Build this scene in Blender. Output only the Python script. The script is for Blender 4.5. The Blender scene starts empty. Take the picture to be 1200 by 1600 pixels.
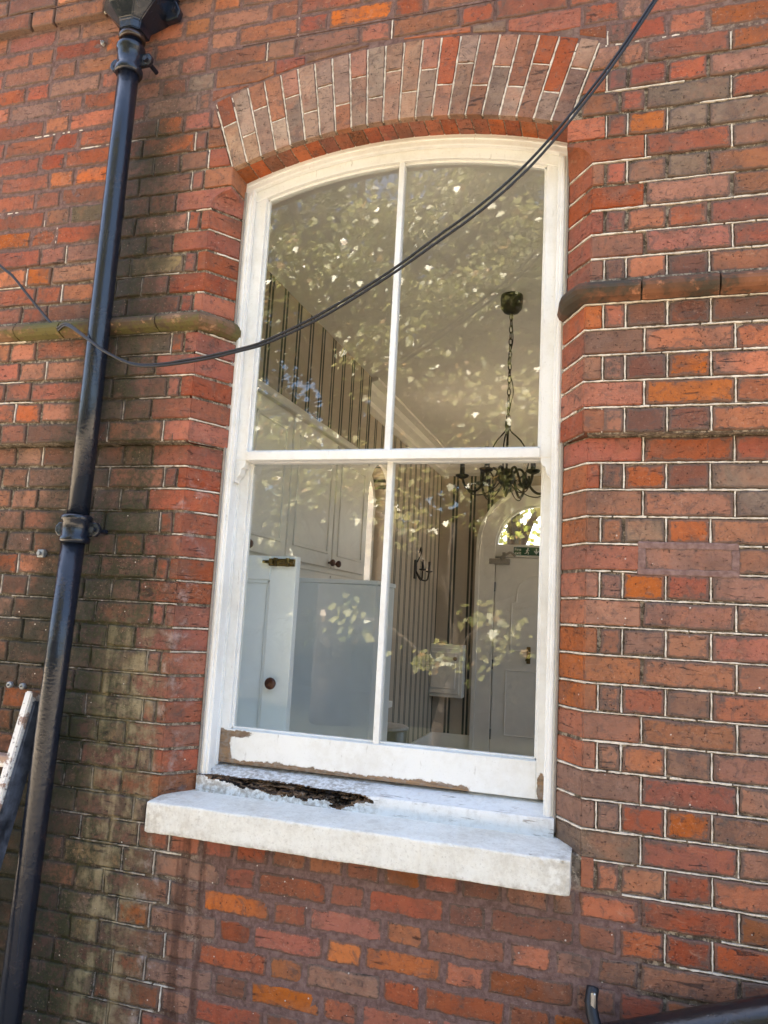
import bpy, bmesh, math, random
import numpy as np
from mathutils import Vector, Matrix

# ------------------------------------------------------------------ scene, camera, light
SC = bpy.context.scene
COL = SC.collection
C = 0.077                      # one brick course in metres
rnd = random.Random(7)

cam = bpy.data.cameras.new('camera'); camo = bpy.data.objects.new('camera', cam); COL.objects.link(camo)
SC.camera = camo
YAW, PITCH, ROLL, FPX = 0.299448, 0.135116, 0.0532932, 1194.545
CAMP = Vector((0.0, -2.218869, -0.464874))
def cam_axes():
    cy, sy, cp, sp = math.cos(YAW), math.sin(YAW), math.cos(PITCH), math.sin(PITCH)
    f = Vector((-sy*cp, cy*cp, sp)); r = Vector((cy, sy, 0)); u = r.cross(f)
    cr, sr = math.cos(ROLL), math.sin(ROLL)
    return r*cr + u*sr, u*cr - r*sr, f
CR, CU, CF = cam_axes()
camo.matrix_world = Matrix(((CR.x, CU.x, -CF.x, CAMP.x), (CR.y, CU.y, -CF.y, CAMP.y), (CR.z, CU.z, -CF.z, CAMP.z), (0, 0, 0, 1)))
cam.sensor_fit = 'VERTICAL'; cam.sensor_height = 24.0; cam.lens = FPX/1600*24.0
cam.clip_start = 0.05; cam.clip_end = 500

SUN_EL, SUN_AZ = math.radians(54), math.radians(-25)      # sun stands behind the building, up and to the left
SUND = Vector((math.sin(SUN_AZ)*math.cos(SUN_EL), math.cos(SUN_AZ)*math.cos(SUN_EL), math.sin(SUN_EL)))
w = bpy.data.worlds.new('World'); SC.world = w; w.use_nodes = True
wn = w.node_tree; bg = wn.nodes['Background']
sky = wn.nodes.new('ShaderNodeTexSky'); sky.sky_type = 'NISHITA'; sky.sun_disc = False
sky.sun_elevation = SUN_EL; sky.sun_rotation = SUN_AZ
sky.air_density = 1.0; sky.dust_density = 4.0; sky.ozone_density = 0.6
wn.links.new(sky.outputs[0], bg.inputs[0]); bg.inputs[1].default_value = 0.13
sl = bpy.data.lights.new('sun', 'SUN'); sl.energy = 5.0; sl.angle = math.radians(0.53); sl.color = (1.0, 0.90, 0.76)
so = bpy.data.objects.new('sun', sl); COL.objects.link(so); so.rotation_euler = SUND.to_track_quat('Z', 'Y').to_euler()
so.location = SUND*40
SC.view_settings.view_transform = 'Standard'; SC.view_settings.look = 'None'
SC.view_settings.exposure = 2.78; SC.view_settings.gamma = 1.0; SC.view_settings.use_curve_mapping = False
SC.render.engine = 'CYCLES'
SC.cycles.max_bounces = 10; SC.cycles.diffuse_bounces = 6; SC.cycles.glossy_bounces = 4
SC.cycles.transmission_bounces = 6; SC.cycles.transparent_max_bounces = 24
SC.cycles.caustics_reflective = False; SC.cycles.caustics_refractive = False
SC.cycles.use_denoising = True
SC.cycles.sample_clamp_indirect = 6.0

# ------------------------------------------------------------------ helpers
def tag(o, label=None, cat=None, group=None, kind=None):
    if label: o['label'] = label
    if cat: o['category'] = cat
    if group: o['group'] = group
    if kind or cat: o['kind'] = kind or 'thing'
    return o
def empty(name, loc=(0, 0, 0)):
    o = bpy.data.objects.new(name, None); COL.objects.link(o); o.location = loc; o.empty_display_size = 0.1
    return o
def link(name, me, parent=None, loc=None):
    o = bpy.data.objects.new(name, me); COL.objects.link(o)
    if parent:
        o.parent = parent
        pw = Vector((0, 0, 0)); q = parent
        while q: pw += q.location; q = q.parent
        if loc is not None: o.location = Vector(loc) - pw
        else: o.location = -pw
    elif loc is not None: o.location = loc
    return o
def mk(name, verts, faces, mat, smooth=False, mi=None):
    me = bpy.data.meshes.new(name); me.from_pydata([tuple(v) for v in verts], [], [tuple(f) for f in faces])
    for m in (mat if isinstance(mat, (list, tuple)) else [mat]): me.materials.append(m)
    if mi is not None: me.polygons.foreach_set('material_index', mi)
    if smooth: me.polygons.foreach_set('use_smooth', [True]*len(me.polygons))
    me.update(); return me
def bm_mesh(name, bm, mat, smooth=False):
    me = bpy.data.meshes.new(name); bmesh.ops.recalc_face_normals(bm, faces=bm.faces); bm.to_mesh(me); bm.free()
    for m in (mat if isinstance(mat, (list, tuple)) else [mat]): me.materials.append(m)
    if smooth: me.polygons.foreach_set('use_smooth', [True]*len(me.polygons))
    return me
def bx(bm, a, b, bev=0.0, seg=1):
    x0, y0, z0 = a; x1, y1, z1 = b
    vs = [bm.verts.new(p) for p in ((x0,y0,z0),(x1,y0,z0),(x1,y1,z0),(x0,y1,z0),(x0,y0,z1),(x1,y0,z1),(x1,y1,z1),(x0,y1,z1))]
    fs = [bm.faces.new([vs[i] for i in f]) for f in ((3,2,1,0),(4,5,6,7),(0,1,5,4),(1,2,6,5),(2,3,7,6),(3,0,4,7))]
    if bev > 0:
        es = list({e for f in fs for e in f.edges})
        bmesh.ops.bevel(bm, geom=es, offset=bev, segments=seg, affect='EDGES', profile=0.5)
def prism(bm, pts, axis, t0, t1, bev=0.0, seg=1):
    """extrude a 2-D polygon along an axis: axis 'y' -> pts are (x,z); 'z' -> (x,y); 'x' -> (y,z)"""
    def v(p, t): return {'y': (p[0], t, p[1]), 'z': (p[0], p[1], t), 'x': (t, p[0], p[1])}[axis]
    a = [bm.verts.new(v(p, t0)) for p in pts]; b = [bm.verts.new(v(p, t1)) for p in pts]
    n = len(pts); fs = [bm.faces.new(a), bm.faces.new(b[::-1])]
    for i in range(n): fs.append(bm.faces.new((a[i], b[i], b[(i+1) % n], a[(i+1) % n])))
    bmesh.ops.recalc_face_normals(bm, faces=fs)
    if bev > 0:
        es = list({e for f in fs for e in f.edges})
        bmesh.ops.bevel(bm, geom=es, offset=bev, segments=seg, affect='EDGES', profile=0.5, clamp_overlap=True)
def tube(bm, pts, r, n=10, cap=True):
    """tube along a polyline; r number or list"""
    pts = [Vector(p) for p in pts]; rs = r if isinstance(r, (list, tuple)) else [r]*len(pts)
    rings = []; up = None
    for i, p in enumerate(pts):
        t = (pts[min(i+1, len(pts)-1)] - pts[max(i-1, 0)]).normalized()
        if up is None:
            up = Vector((0, 0, 1)) if abs(t.z) < 0.9 else Vector((0, 1, 0))
        s = t.cross(up).normalized(); up = s.cross(t).normalized()
        rings.append([bm.verts.new(p + (s*math.cos(a) + up*math.sin(a))*rs[i]) for a in [2*math.pi*j/n for j in range(n)]])
    for a, b in zip(rings, rings[1:]):
        for j in range(n): bm.faces.new((a[j], a[(j+1) % n], b[(j+1) % n], b[j]))
    if cap:
        bm.faces.new(rings[0][::-1]); bm.faces.new(rings[-1])
def lathe(bm, prof, c, n=20, axis='z'):
    """profile list of (r, t) about an axis through c"""
    c = Vector(c); rings = []
    for r, t in prof:
        ring = []
        for j in range(n):
            a = 2*math.pi*j/n; u, v = r*math.cos(a), r*math.sin(a)
            ring.append(bm.verts.new(c + (Vector((u, v, t)) if axis == 'z' else Vector((u, t, v)) if axis == 'y' else Vector((t, u, v)))))
        rings.append(ring)
    for a, b in zip(rings, rings[1:]):
        for j in range(n): bm.faces.new((a[j], a[(j+1) % n], b[(j+1) % n], b[j]))
    bm.faces.new(rings[0][::-1]); bm.faces.new(rings[-1])
def part(name, fn, mat, parent, smooth=False):
    bm = bmesh.new(); fn(bm); return link(name, bm_mesh(name, bm, mat, smooth), parent)
def bez(p0, p1, p2, p3, n=12):
    p0, p1, p2, p3 = map(Vector, (p0, p1, p2, p3))
    return [p0*(1-t)**3 + p1*3*t*(1-t)**2 + p2*3*t*t*(1-t) + p3*t**3 for t in [i/n for i in range(n+1)]]
def catmull(pts, n=8):
    P = [Vector(p) for p in pts]; P = [P[0]*2-P[1]] + P + [P[-1]*2-P[-2]]; out = []
    for i in range(1, len(P)-2):
        for j in range(n):
            t = j/n; a, b, c, d = P[i-1], P[i], P[i+1], P[i+2]
            out.append(0.5*((2*b) + (c-a)*t + (2*a-5*b+4*c-d)*t*t + (3*b-a-3*c+d)*t**3))
    out.append(P[-2]); return out
def proj(p):
    d = Vector(p) - CAMP; z = d.dot(CF)
    return (600 + FPX*d.dot(CR)/z, 800 - FPX*d.dot(CU)/z, z)

# ------------------------------------------------------------------ node helpers
class NT:
    def __init__(s, name):
        s.m = bpy.data.materials.new(name); s.m.use_nodes = True; s.t = s.m.node_tree; s.N = s.t.nodes; s.L = s.t.links
        s.N.clear(); s.out = s.N.new('ShaderNodeOutputMaterial')
    def n(s, ty, ins=None, **kw):
        nd = s.N.new('ShaderNode'+ty)
        for k, v in kw.items(): setattr(nd, k, v)
        for k, v in (ins or {}).items(): s.set(nd, k, v)
        return nd
    def set(s, nd, k, v):
        sk = nd.inputs[k]
        if isinstance(v, bpy.types.NodeSocket): s.L.new(v, sk)
        elif isinstance(v, (tuple, list)) and len(v) == 3 and sk.type == 'RGBA': sk.default_value = (*v, 1)
        else: sk.default_value = v
    def math(s, op, a, b=0.0, c=0.0, clamp=False):
        nd = s.N.new('ShaderNodeMath'); nd.operation = op; nd.use_clamp = clamp
        for i, v in enumerate((a, b, c)): s.set(nd, i, v)
        return nd.outputs[0]
    def mix(s, f, a, b, blend='MIX'):
        nd = s.N.new('ShaderNodeMix'); nd.data_type = 'RGBA'; nd.blend_type = blend; nd.clamp_factor = True
        s.set(nd, 0, f); s.set(nd, 6, a); s.set(nd, 7, b); return nd.outputs[2]
    def ramp(s, f, lo, hi, a=0.0, b=1.0, smooth=True):
        nd = s.N.new('ShaderNodeMapRange'); nd.interpolation_type = 'SMOOTHSTEP' if smooth else 'LINEAR'; nd.clamp = True
        for i, v in enumerate((f, lo, hi, a, b)): s.set(nd, i, v)
        return nd.outputs[0]
    def noise(s, scale, detail=4, rough=0.55, vec=None, dist=0.0, out=0):
        nd = s.n('TexNoise', {'Scale': scale, 'Detail': detail, 'Roughness': rough, 'Distortion': dist})
        if vec is not None: s.L.new(vec, nd.inputs['Vector'])
        return nd.outputs[out]
    def pos(s):
        if not hasattr(s, '_p'): s._p = s.n('NewGeometry').outputs['Position']
        return s._p
    def xyz(s):
        if not hasattr(s, '_x'):
            nd = s.n('SeparateXYZ', {0: s.pos()}); s._x = nd.outputs
        return s._x
    def scaled(s, v, sc):
        nd = s.n('VectorMath', {0: v, 1: sc}, operation='MULTIPLY'); return nd.outputs[0]
    def bump(s, h, strength=0.4, dist=0.004, normal=None):
        nd = s.n('Bump', {'Strength': strength, 'Distance': dist, 'Height': h})
        if normal is not None: s.L.new(normal, nd.inputs['Normal'])
        return nd.outputs[0]
    def bsdf(s, col, rough=0.6, metal=0.0, normal=None, spec=0.5, **kw):
        nd = s.n('BsdfPrincipled', {'Base Color': col, 'Roughness': rough, 'Metallic': metal, 'Specular IOR Level': spec})
        for k, v in kw.items(): s.set(nd, k, v)
        if normal is not None: s.L.new(normal, nd.inputs['Normal'])
        s.L.new(nd.outputs[0], s.out.inputs[0]); return nd
def simple(name, col, rough=0.6, metal=0.0, nscale=30.0, namt=0.12, bumps=0.15, bd=0.002, spec=0.5):
    t = NT(name); f = t.noise(nscale, 5, 0.6, t.pos()); f2 = t.noise(nscale*0.13, 3, 0.5, t.pos())
    k = t.math('ADD', t.math('MULTIPLY', f, 0.6), t.math('MULTIPLY', f2, 0.4))
    lo = tuple(c*(1-namt*2) for c in col); hi = tuple(min(1, c*(1+namt)) for c in col)
    col_ = t.mix(t.ramp(k, 0.3, 0.7), lo, hi)
    t.bsdf(col_, rough, metal, t.bump(f, bumps, bd), spec); return t.m
# ------------------------------------------------------------------ masonry materials
def weather(t, col, amount=1.0):
    """stains, moss, soot and lime that have a shape of their own on the wall"""
    x, y, z = t.xyz()[0], t.xyz()[1], t.xyz()[2]; P = t.pos()
    xc = t.math('DIVIDE', x, C); zc = t.math('DIVIDE', z, C)
    n1 = t.noise(3.2, 6, 0.62, P); n2 = t.noise(17, 6, 0.65, P); n3 = t.noise(70, 4, 0.6, P)
    streak = t.noise(1.0, 5, 0.6, t.scaled(P, (16, 16, 1.3)))
    # soot clouds over everything
    soot = t.ramp(t.math('ADD', t.math('MULTIPLY', n1, 0.6), t.math('MULTIPLY', n2, 0.45)), 0.46, 0.72)
    col = t.mix(t.math('MULTIPLY', soot, 0.34*amount), col, (0.055, 0.04, 0.034))
    # run-off staining beside the downpipe
    d = t.math('ABSOLUTE', t.math('ADD', xc, t.math('ADD', 21.7, t.math('MULTIPLY', t.math('SUBTRACT', n1, 0.5), 5.0))))
    lowr = t.ramp(zc, 10, -10)
    wid = t.math('ADD', 1.9, t.math('MULTIPLY', lowr, 1.5))
    m = t.ramp(d, t.math('MULTIPLY', wid, 1.5), t.math('MULTIPLY', wid, 0.45))
    top = t.ramp(zc, 22, 15)
    damp = t.math('MULTIPLY', t.math('MULTIPLY', m, top), t.ramp(t.math('ADD', n2, t.math('MULTIPLY', streak, 0.5)), 0.40, 0.75, 0.4, 1.0))
    col = t.mix(t.math('MULTIPLY', damp, t.ramp(n1, 0.34, 0.58, 0.55, 0.88)), col, (0.048, 0.034, 0.024))
    moss = t.math('MULTIPLY', t.math('MULTIPLY', m, top), t.ramp(t.math('ADD', t.math('MULTIPLY', n2, 0.6), t.math('MULTIPLY', n3, 0.5)), 0.49, 0.60))
    moss = t.math('MULTIPLY', moss, t.math('MULTIPLY', t.ramp(n1, 0.36, 0.54, 0.35, 1.0), t.ramp(zc, 16, -10, 0.5, 0.95)))
    col = t.mix(moss, col, t.mix(n3, (0.014, 0.016, 0.007), (0.055, 0.055, 0.022)))
    # damp to the left of the pipe, low down
    dl = t.math('MULTIPLY', t.ramp(xc, -22.5, -24.5), t.ramp(zc, 6, -8))
    dl = t.math('MULTIPLY', dl, t.ramp(t.math('ADD', n1, t.math('MULTIPLY', n2, 0.4)), 0.42, 0.74))
    col = t.mix(t.math('MULTIPLY', dl, 0.8), col, (0.02, 0.022, 0.011))
    # dark wash and pale lime streaks under the left end of the sill
    zl = t.math('MULTIPLY', t.ramp(zc, -12.5, -15), t.math('MULTIPLY', t.ramp(xc, -21, -19), t.ramp(xc, -13, -16.5)))
    col = t.mix(t.math('MULTIPLY', t.math('MULTIPLY', zl, t.ramp(streak, 0.46, 0.62)), 0.75), col, (0.06, 0.024, 0.014))
    zp = t.math('MULTIPLY', t.ramp(zc, -5.5, -9), t.math('MULTIPLY', t.ramp(xc, -21.9, -20.6), t.ramp(xc, -17.2, -19.4)))
    col = t.mix(t.math('MULTIPLY', t.math('MULTIPLY', zp, t.ramp(t.math('ADD', t.math('MULTIPLY', streak, 0.5), t.math('MULTIPLY', n2, 0.5)), 0.44, 0.62)), 0.62), col, (0.42, 0.33, 0.19))
    # whitish bloom on the left jamb
    zb = t.math('MULTIPLY', t.math('MULTIPLY', t.ramp(xc, -18.9, -18.1), t.ramp(xc, -16.9, -17.7)), t.ramp(zc, 2, -2))
    col = t.mix(t.math('MULTIPLY', t.math('MULTIPLY', zb, t.ramp(n2, 0.5, 0.7)), 0.4), col, (0.5, 0.4, 0.38))
    # paint and lime spatter
    vor = t.n('TexVoronoi', {'Scale': 42.0, 'Vector': P}, feature='F1', distance='EUCLIDEAN')
    dot = t.math('MULTIPLY', t.ramp(vor.outputs['Distance'], 0.12, 0.07), t.ramp(t.n('SeparateColor', {0: vor.outputs['Color']}).outputs[0], 0.86, 0.9))
    dot = t.math('MULTIPLY', dot, t.ramp(zc, 4, -5, 0.25, 1.0))
    col = t.mix(t.math('MULTIPLY', dot, 0.85), col, (0.62, 0.55, 0.48))
    return col, n2, n3

PAL = {  # fired-clay body colours
    'r': (0.325, 0.094, 0.052), 'o': (0.395, 0.124, 0.056), 'O': (0.48, 0.140, 0.050), 'p': (0.32, 0.138, 0.082),
    'P': (0.245, 0.124, 0.082), 'd': (0.185, 0.072, 0.044), 'g': (0.22, 0.150, 0.104), 'b': (0.265, 0.090, 0.040),
    'y': (0.36, 0.255, 0.120), 'w': (0.44, 0.315, 0.20), 'm': (0.12, 0.088, 0.048), 't': (0.36, 0.235, 0.158),
    'v': (0.315, 0.195, 0.134), 'k': (0.27, 0.190, 0.140)}
def brick_mat(code):
    t = NT('clay_'+code); base = PAL[code]; P = t.pos()
    isl = t.n('NewGeometry').outputs['Random Per Island']; orn = t.n('ObjectInfo').outputs['Random']
    rv = t.math('FRACT', t.math('ADD', t.math('MULTIPLY', isl, 7.13), t.math('MULTIPLY', orn, 3.71)))
    hsv = t.n('HueSaturation', {'Hue': t.math('ADD', 0.496, t.math('MULTIPLY', rv, 0.010)),
                                'Saturation': t.math('ADD', 0.90, t.math('MULTIPLY', t.math('FRACT', t.math('MULTIPLY', rv, 5.7)), 0.24)),
                                'Value': t.math('ADD', 0.76, t.math('MULTIPLY', t.math('FRACT', t.math('MULTIPLY', rv, 13.3)), 0.44)), 'Color': (*base, 1)})
    off = t.n('VectorMath', {0: P, 1: t.n('CombineXYZ', {0: t.math('MULTIPLY', rv, 31.0), 1: t.math('MULTIPLY', rv, 17.0)}).outputs[0]}, operation='ADD').outputs[0]
    a = t.noise(11, 5, 0.62, off, 0.6); b = t.noise(60, 5, 0.65, off); c = t.noise(230, 3, 0.6, off)
    drag = t.noise(1.0, 4, 0.6, t.scaled(off, (26, 26, 120)))
    col = hsv.outputs[0]
    a2 = t.noise(6.5, 4, 0.6, off, 1.0)
    col = t.mix(t.ramp(a, 0.44, 0.68, 0, 0.78), col, t.mix(0.65, col, (0.13, 0.068, 0.047)))
    col = t.mix(t.ramp(a2, 0.52, 0.28, 0, 0.45), col, t.mix(0.55, col, (0.52, 0.16, 0.06)))
    col = t.mix(t.ramp(a2, 0.55, 0.72, 0, 0.4), col, t.mix(0.6, col, (0.25, 0.165, 0.13)))
    col = t.mix(t.ramp(b, 0.5, 0.8, 0, 0.5), col, (0.07, 0.045, 0.038))
    col = t.mix(t.ramp(c, 0.6, 0.8, 0, 0.35), col, (0.45, 0.3, 0.22))
    ed = t.n('Attribute', attribute_name='edge').outputs['Fac']
    em = t.ramp(t.math('ADD', t.math('MULTIPLY', ed, 0.62), t.math('ADD', t.math('MULTIPLY', b, 0.75), t.math('MULTIPLY', a, 0.55))), 0.92, 1.08, 0, 0.72)
    col = t.mix(em, col, t.mix(c, (0.06, 0.045, 0.036), (0.17, 0.125, 0.10)))
    blot = t.ramp(t.noise(26, 6, 0.7, off, 1.2), 0.54, 0.64, 0, 0.7)
    col = t.mix(blot, col, t.mix(0.75, col, (0.10, 0.07, 0.06)))
    bloom = t.ramp(t.noise(19, 6, 0.7, t.scaled(off, (1, 1, 2.2)), 0.8), 0.58, 0.74, 0, 0.38)
    col = t.mix(bloom, col, (0.46, 0.27, 0.175))
    col, n2, n3 = weather(t, col)
    gm = t.ramp(t.noise(7.5, 4, 0.6, off), 0.38, 0.66, 0.1, 1.0); grit = t.math('MULTIPLY', gm, t.ramp(t.noise(85, 5, 0.75, off, 0.5), 0.57, 0.63, 0, 0.48)); col = t.mix(grit, col, t.mix(0.8, col, (0.05, 0.03, 0.024)))
    lite = t.ramp(t.noise(120, 4, 0.7, t.scaled(off, (1.0, 1.0, 1.3))), 0.60, 0.66, 0, 0.4); col = t.mix(t.math('MULTIPLY', lite, gm), col, (0.50, 0.33, 0.24))
    crack = t.math('MULTIPLY', t.ramp(t.noise(1.0, 5, 0.65, t.scaled(off, (13, 13, 95)), 0.7), 0.62, 0.655), t.ramp(a2, 0.45, 0.6)); col = t.mix(t.math('MULTIPLY', crack, 0.75), col, (0.04, 0.026, 0.02))
    pit = t.n('TexVoronoi', {'Scale': 120.0, 'Vector': off}, feature='F1').outputs['Distance']
    pits = t.math('MULTIPLY', t.ramp(pit, 0.3, 0.05), t.ramp(b, 0.5, 0.62))
    col = t.mix(t.math('MULTIPLY', pits, 0.7), col, (0.03, 0.018, 0.014))
    h = t.math('ADD', t.math('MULTIPLY', b, 0.5), t.math('ADD', t.math('MULTIPLY', drag, 0.35), t.math('MULTIPLY', c, 0.2)))
    h = t.math('SUBTRACT', h, t.math('ADD', t.math('MULTIPLY', pits, 0.9), t.math('ADD', t.math('MULTIPLY', crack, 0.7), t.math('MULTIPLY', grit, 0.35))))
    t.bsdf(col, t.ramp(b, 0.3, 0.7, 0.72, 0.93), 0, t.bump(h, 1.0, 0.0055), 0.35); return t.m
BM = {c: brick_mat(c) for c in PAL}

def mortar_mat():
    t = NT('mortar'); P = t.pos(); x, z = t.xyz()[0], t.xyz()[2]
    xc = t.math('DIVIDE', x, C); zc = t.math('DIVIDE', z, C)
    n1 = t.noise(2.5, 5, 0.6, P); n2 = t.noise(45, 5, 0.65, P); n3 = t.noise(260, 3, 0.6, P)
    wob = t.math('MULTIPLY', t.math('SUBTRACT', n1, 0.5), 9.0)
    old = t.mix(t.ramp(n2, .3, .7), (0.055, 0.042, 0.030), (0.23, 0.18, 0.135))
    flush = t.mix(t.ramp(n2, .3, .7), (0.12, 0.068, 0.058), (0.225, 0.14, 0.12))
    old = t.mix(t.ramp(t.noise(75, 5, 0.7, P), 0.50, 0.58, 0, 0.75), old, (0.44, 0.36, 0.27))
    # repointed patches: under the sill, and high up on the left
    a = t.math('MULTIPLY', t.ramp(t.math('ADD', zc, t.math('MULTIPLY', wob, 0.25)), -14.6, -15.4), t.ramp(t.math('ADD', xc, t.math('MULTIPLY', wob, 0.3)), 1.6, 0.4))
    a = t.math('MULTIPLY', a, t.ramp(t.math('ADD', xc, wob), -17.4, -15.2))
    b = t.ramp(t.math('ADD', zc, wob), 14.5, 18.5)
    c = t.math('MULTIPLY', t.ramp(t.math('ADD', zc, wob), 8, 12), t.ramp(xc, -21, -24))
    f = t.math('MAXIMUM', a, t.math('MAXIMUM', b, c))
    col = t.mix(f, old, flush)
    col = t.mix(t.ramp(n3, 0.62, 0.75, 0, 0.45), col, (0.38, 0.32, 0.27))
    col, q2, q3 = weather(t, col, 0.7)
    t.bsdf(col, 0.95, 0, t.bump(t.math('ADD', n2, t.math('MULTIPLY', n3, 0.6)), 0.8, 0.004), 0.2); return t.m
MORTAR = mortar_mat()
def lime_mat():
    t = NT('lime_putty'); P = t.pos(); n = t.noise(40, 5, 0.65, P); n3 = t.noise(300, 2, 0.5, P)
    col = t.mix(t.ramp(n, 0.42, 0.72), (0.74, 0.66, 0.55), (0.46, 0.36, 0.27))
    nn = t.noise(110, 5, 0.7, P)
    col = t.mix(t.ramp(nn, 0.54, 0.68, 0, 0.6), col, (0.24, 0.18, 0.13))
    col, q2, q3 = weather(t, col, 0.6)
    t.bsdf(col, 0.9, 0, t.bump(n, 0.4, 0.002), 0.3); return t.m
LIME = lime_mat()

# ------------------------------------------------------------------ brick wall
XC = -9.53                      # centre of the window, in courses
HALF_IN, HALF_OUT, D_IN = 7.44, 8.43, 1.35
R0, ZARC = 22.8, -7.7           # arch intrados radius and centre height
A_END = math.radians(19.1); R1 = R0 + 3.65
XMIN, XMAX, KMIN, KMAX = -38.0, 12.0, -26, 29
wall = tag(empty('brick_wall', (XC*C, 0, -2.1)), 'weathered red brick wall with tuck pointed joints round the arched sash window', 'wall')

def brick_mesh(w, h, seed, worn=False, depth=0.055):
    r = random.Random(seed); rd = 0.006 if worn else 0.004
    def axis(L, step):
        e = [0, rd*0.3, rd, rd*2.2]; n = max(1, int(round((L - 4.4*rd)/step)))
        return e + [2.2*rd + (L-4.4*rd)*i/n for i in range(1, n)] + [L-2.2*rd, L-rd, L-rd*0.3, L]
    X, Z = axis(w, 0.022), axis(h, 0.024); nx, nz = len(X), len(Z); V = []
    ph = [r.uniform(0, 6.28) for _ in range(8)]
    chip = [(r.choice((0, w)), r.choice((0, h)), r.uniform(0.006, 0.016)) for _ in range(r.choice((0, 0, 0, 1)))]
    for j in range(nz):
        for i in range(nx):
            x, z = X[i], Z[j]; ex, ez = min(x, w-x), min(z, h-z); y = 0.0
            for e in (ex, ez):
                if e < rd: y += rd - math.sqrt(max(0, rd*rd-(rd-e)**2))
            dx = 0.0012*math.sin(z*170+ph[0]) + 0.001*math.sin(z*61+ph[1]); dz = 0.0011*math.sin(x*95+ph[2]) + 0.0012*math.sin(x*37+ph[3])
            kx = 1 if ex < 3*rd else 0.2; kz = 1 if ez < 3*rd else 0.2
            if worn: dx *= 1.15; dz *= 1.15
            y += 0.0007*math.sin(x*40+ph[4])*math.sin(z*70+ph[5]) + r.uniform(-1, 1)*0.0005
            for cx, cz, cr in chip:
                dd = math.hypot(x-cx, z-cz)
                if dd < cr*1.6: y += (1-dd/(cr*1.6))*0.009
            V.append((x-w/2+dx*kx, y, z-h/2+dz*kz))
    F = [(j*nx+i, j*nx+i+1, (j+1)*nx+i+1, (j+1)*nx+i) for j in range(nz-1) for i in range(nx-1)]
    ring = [i for i in range(nx)] + [j*nx+nx-1 for j in range(1, nz)] + [(nz-1)*nx+i for i in range(nx-2, -1, -1)] + [j*nx for j in range(nz-2, 0, -1)]
    b0 = len(V)
    for q in ring: V.append((V[q][0], depth, V[q][2]))
    n = len(ring)
    for i in range(n): F.append((ring[(i+1) % n], ring[i], b0+i, b0+(i+1) % n))
    me = mk('brick', V, F, BM['r'], True)
    at = me.attributes.new('edge', 'FLOAT', 'POINT')
    at.data.foreach_set('value', [max(0.0, 1-min(X[i % nx], w-X[i % nx], Z[i//nx], h-Z[i//nx])/0.016) if i < nx*nz else 1.0 for i in range(len(V))])
    return me
HB = 0.87*C
LIB = {}
for nm, L in (('S', 2.93), ('H', 1.34), ('Q', 0.60)):
    for wn_ in (0, 1):
        LIB[nm, wn_] = [brick_mesh((L-(0.1 if wn_ else 0))*C, HB*(0.93 if wn_ else 1), hash((nm, wn_, i)) % 9999 if False else 100*wn_+i+{'S': 0, 'H': 1000, 'Q': 2000}[nm], bool(wn_)) for i in range(7)]
LEN = {'S': 2.93, 'H': 1.34, 'Q': 0.60}

def arch_top(x):                # height of the extrados at x, in courses
    return ZARC + math.sqrt(max(0, R1*R1-(x-XC)**2))
X_END_OUT = R1*math.sin(A_END)
def joints(k):
    """list of brick runs (list of joint x) for a course, in course units"""
    even = k % 2 == 0
    if even: right = [-0.6, 0.2, 1.66, 3.13, 6.2, 7.7, 10.7, 12.2, 15.2, 16.7, 19.7]; left = [-18.45, -19.1, -21.95, -23.42, -26.4, -27.9, -30.9, -32.4, -35.4, -36.9, -39.9, -41.4, -44.4]
    else: right = [0.87, 3.93, 5.42, 8.45, 9.95, 13.0, 14.5, 17.5, 19.0]; left = [-19.8, -21.25, -22.68, -25.7, -27.2, -30.2, -31.7, -34.7, -36.2, -39.2, -40.7, -43.7]
    if k <= -15:
        if k == -15: mid = [-21.6, -20.16, -18.75, -17.3, -15.84, -14.32, -12.8, -11.23, -9.72, -8.24, -6.69, -5.28, -3.69, -2.09, -1.2]
        elif even: mid = [-22.3, -19.42, -17.92, -14.8, -13.28, -10.31, -8.8, -5.78, -4.24, -1.2, 0.2]; mid = [-23.8] + mid
        else: mid = [-21.6, -20.2, -17.1, -15.6, -12.56, -11.05, -8.04, -6.5, -3.5, -1.96, -0.55]
        lo = mid[0]; l2 = [a for a in left if a < lo-1.2]; r2 = [a for a in right if a > mid[-1]+0.5]
        return [sorted(l2 + mid + r2)]
    if k >= 15:
        if k >= 20:
            base = -45.96 if even else -44.46
            out = []; x = base; s = True
            while x < 20: out.append(x); x += (3.05 if s else 1.48); s = not s
            return [out]
        mid = []; x = left[0]; s = even
        while x < (right[0]-2.2): x += (3.05 if s else 1.5); s = not s; mid.append(x)
        if right[0]-mid[-1] < 0.7: mid.pop()
        return [sorted(left + mid + right)]
    return [sorted(left), sorted(right)]
def plane_d(k):
    if 2 <= k <= 6: return -0.42
    if k >= 24: return -0.3
    return 0.0
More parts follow.
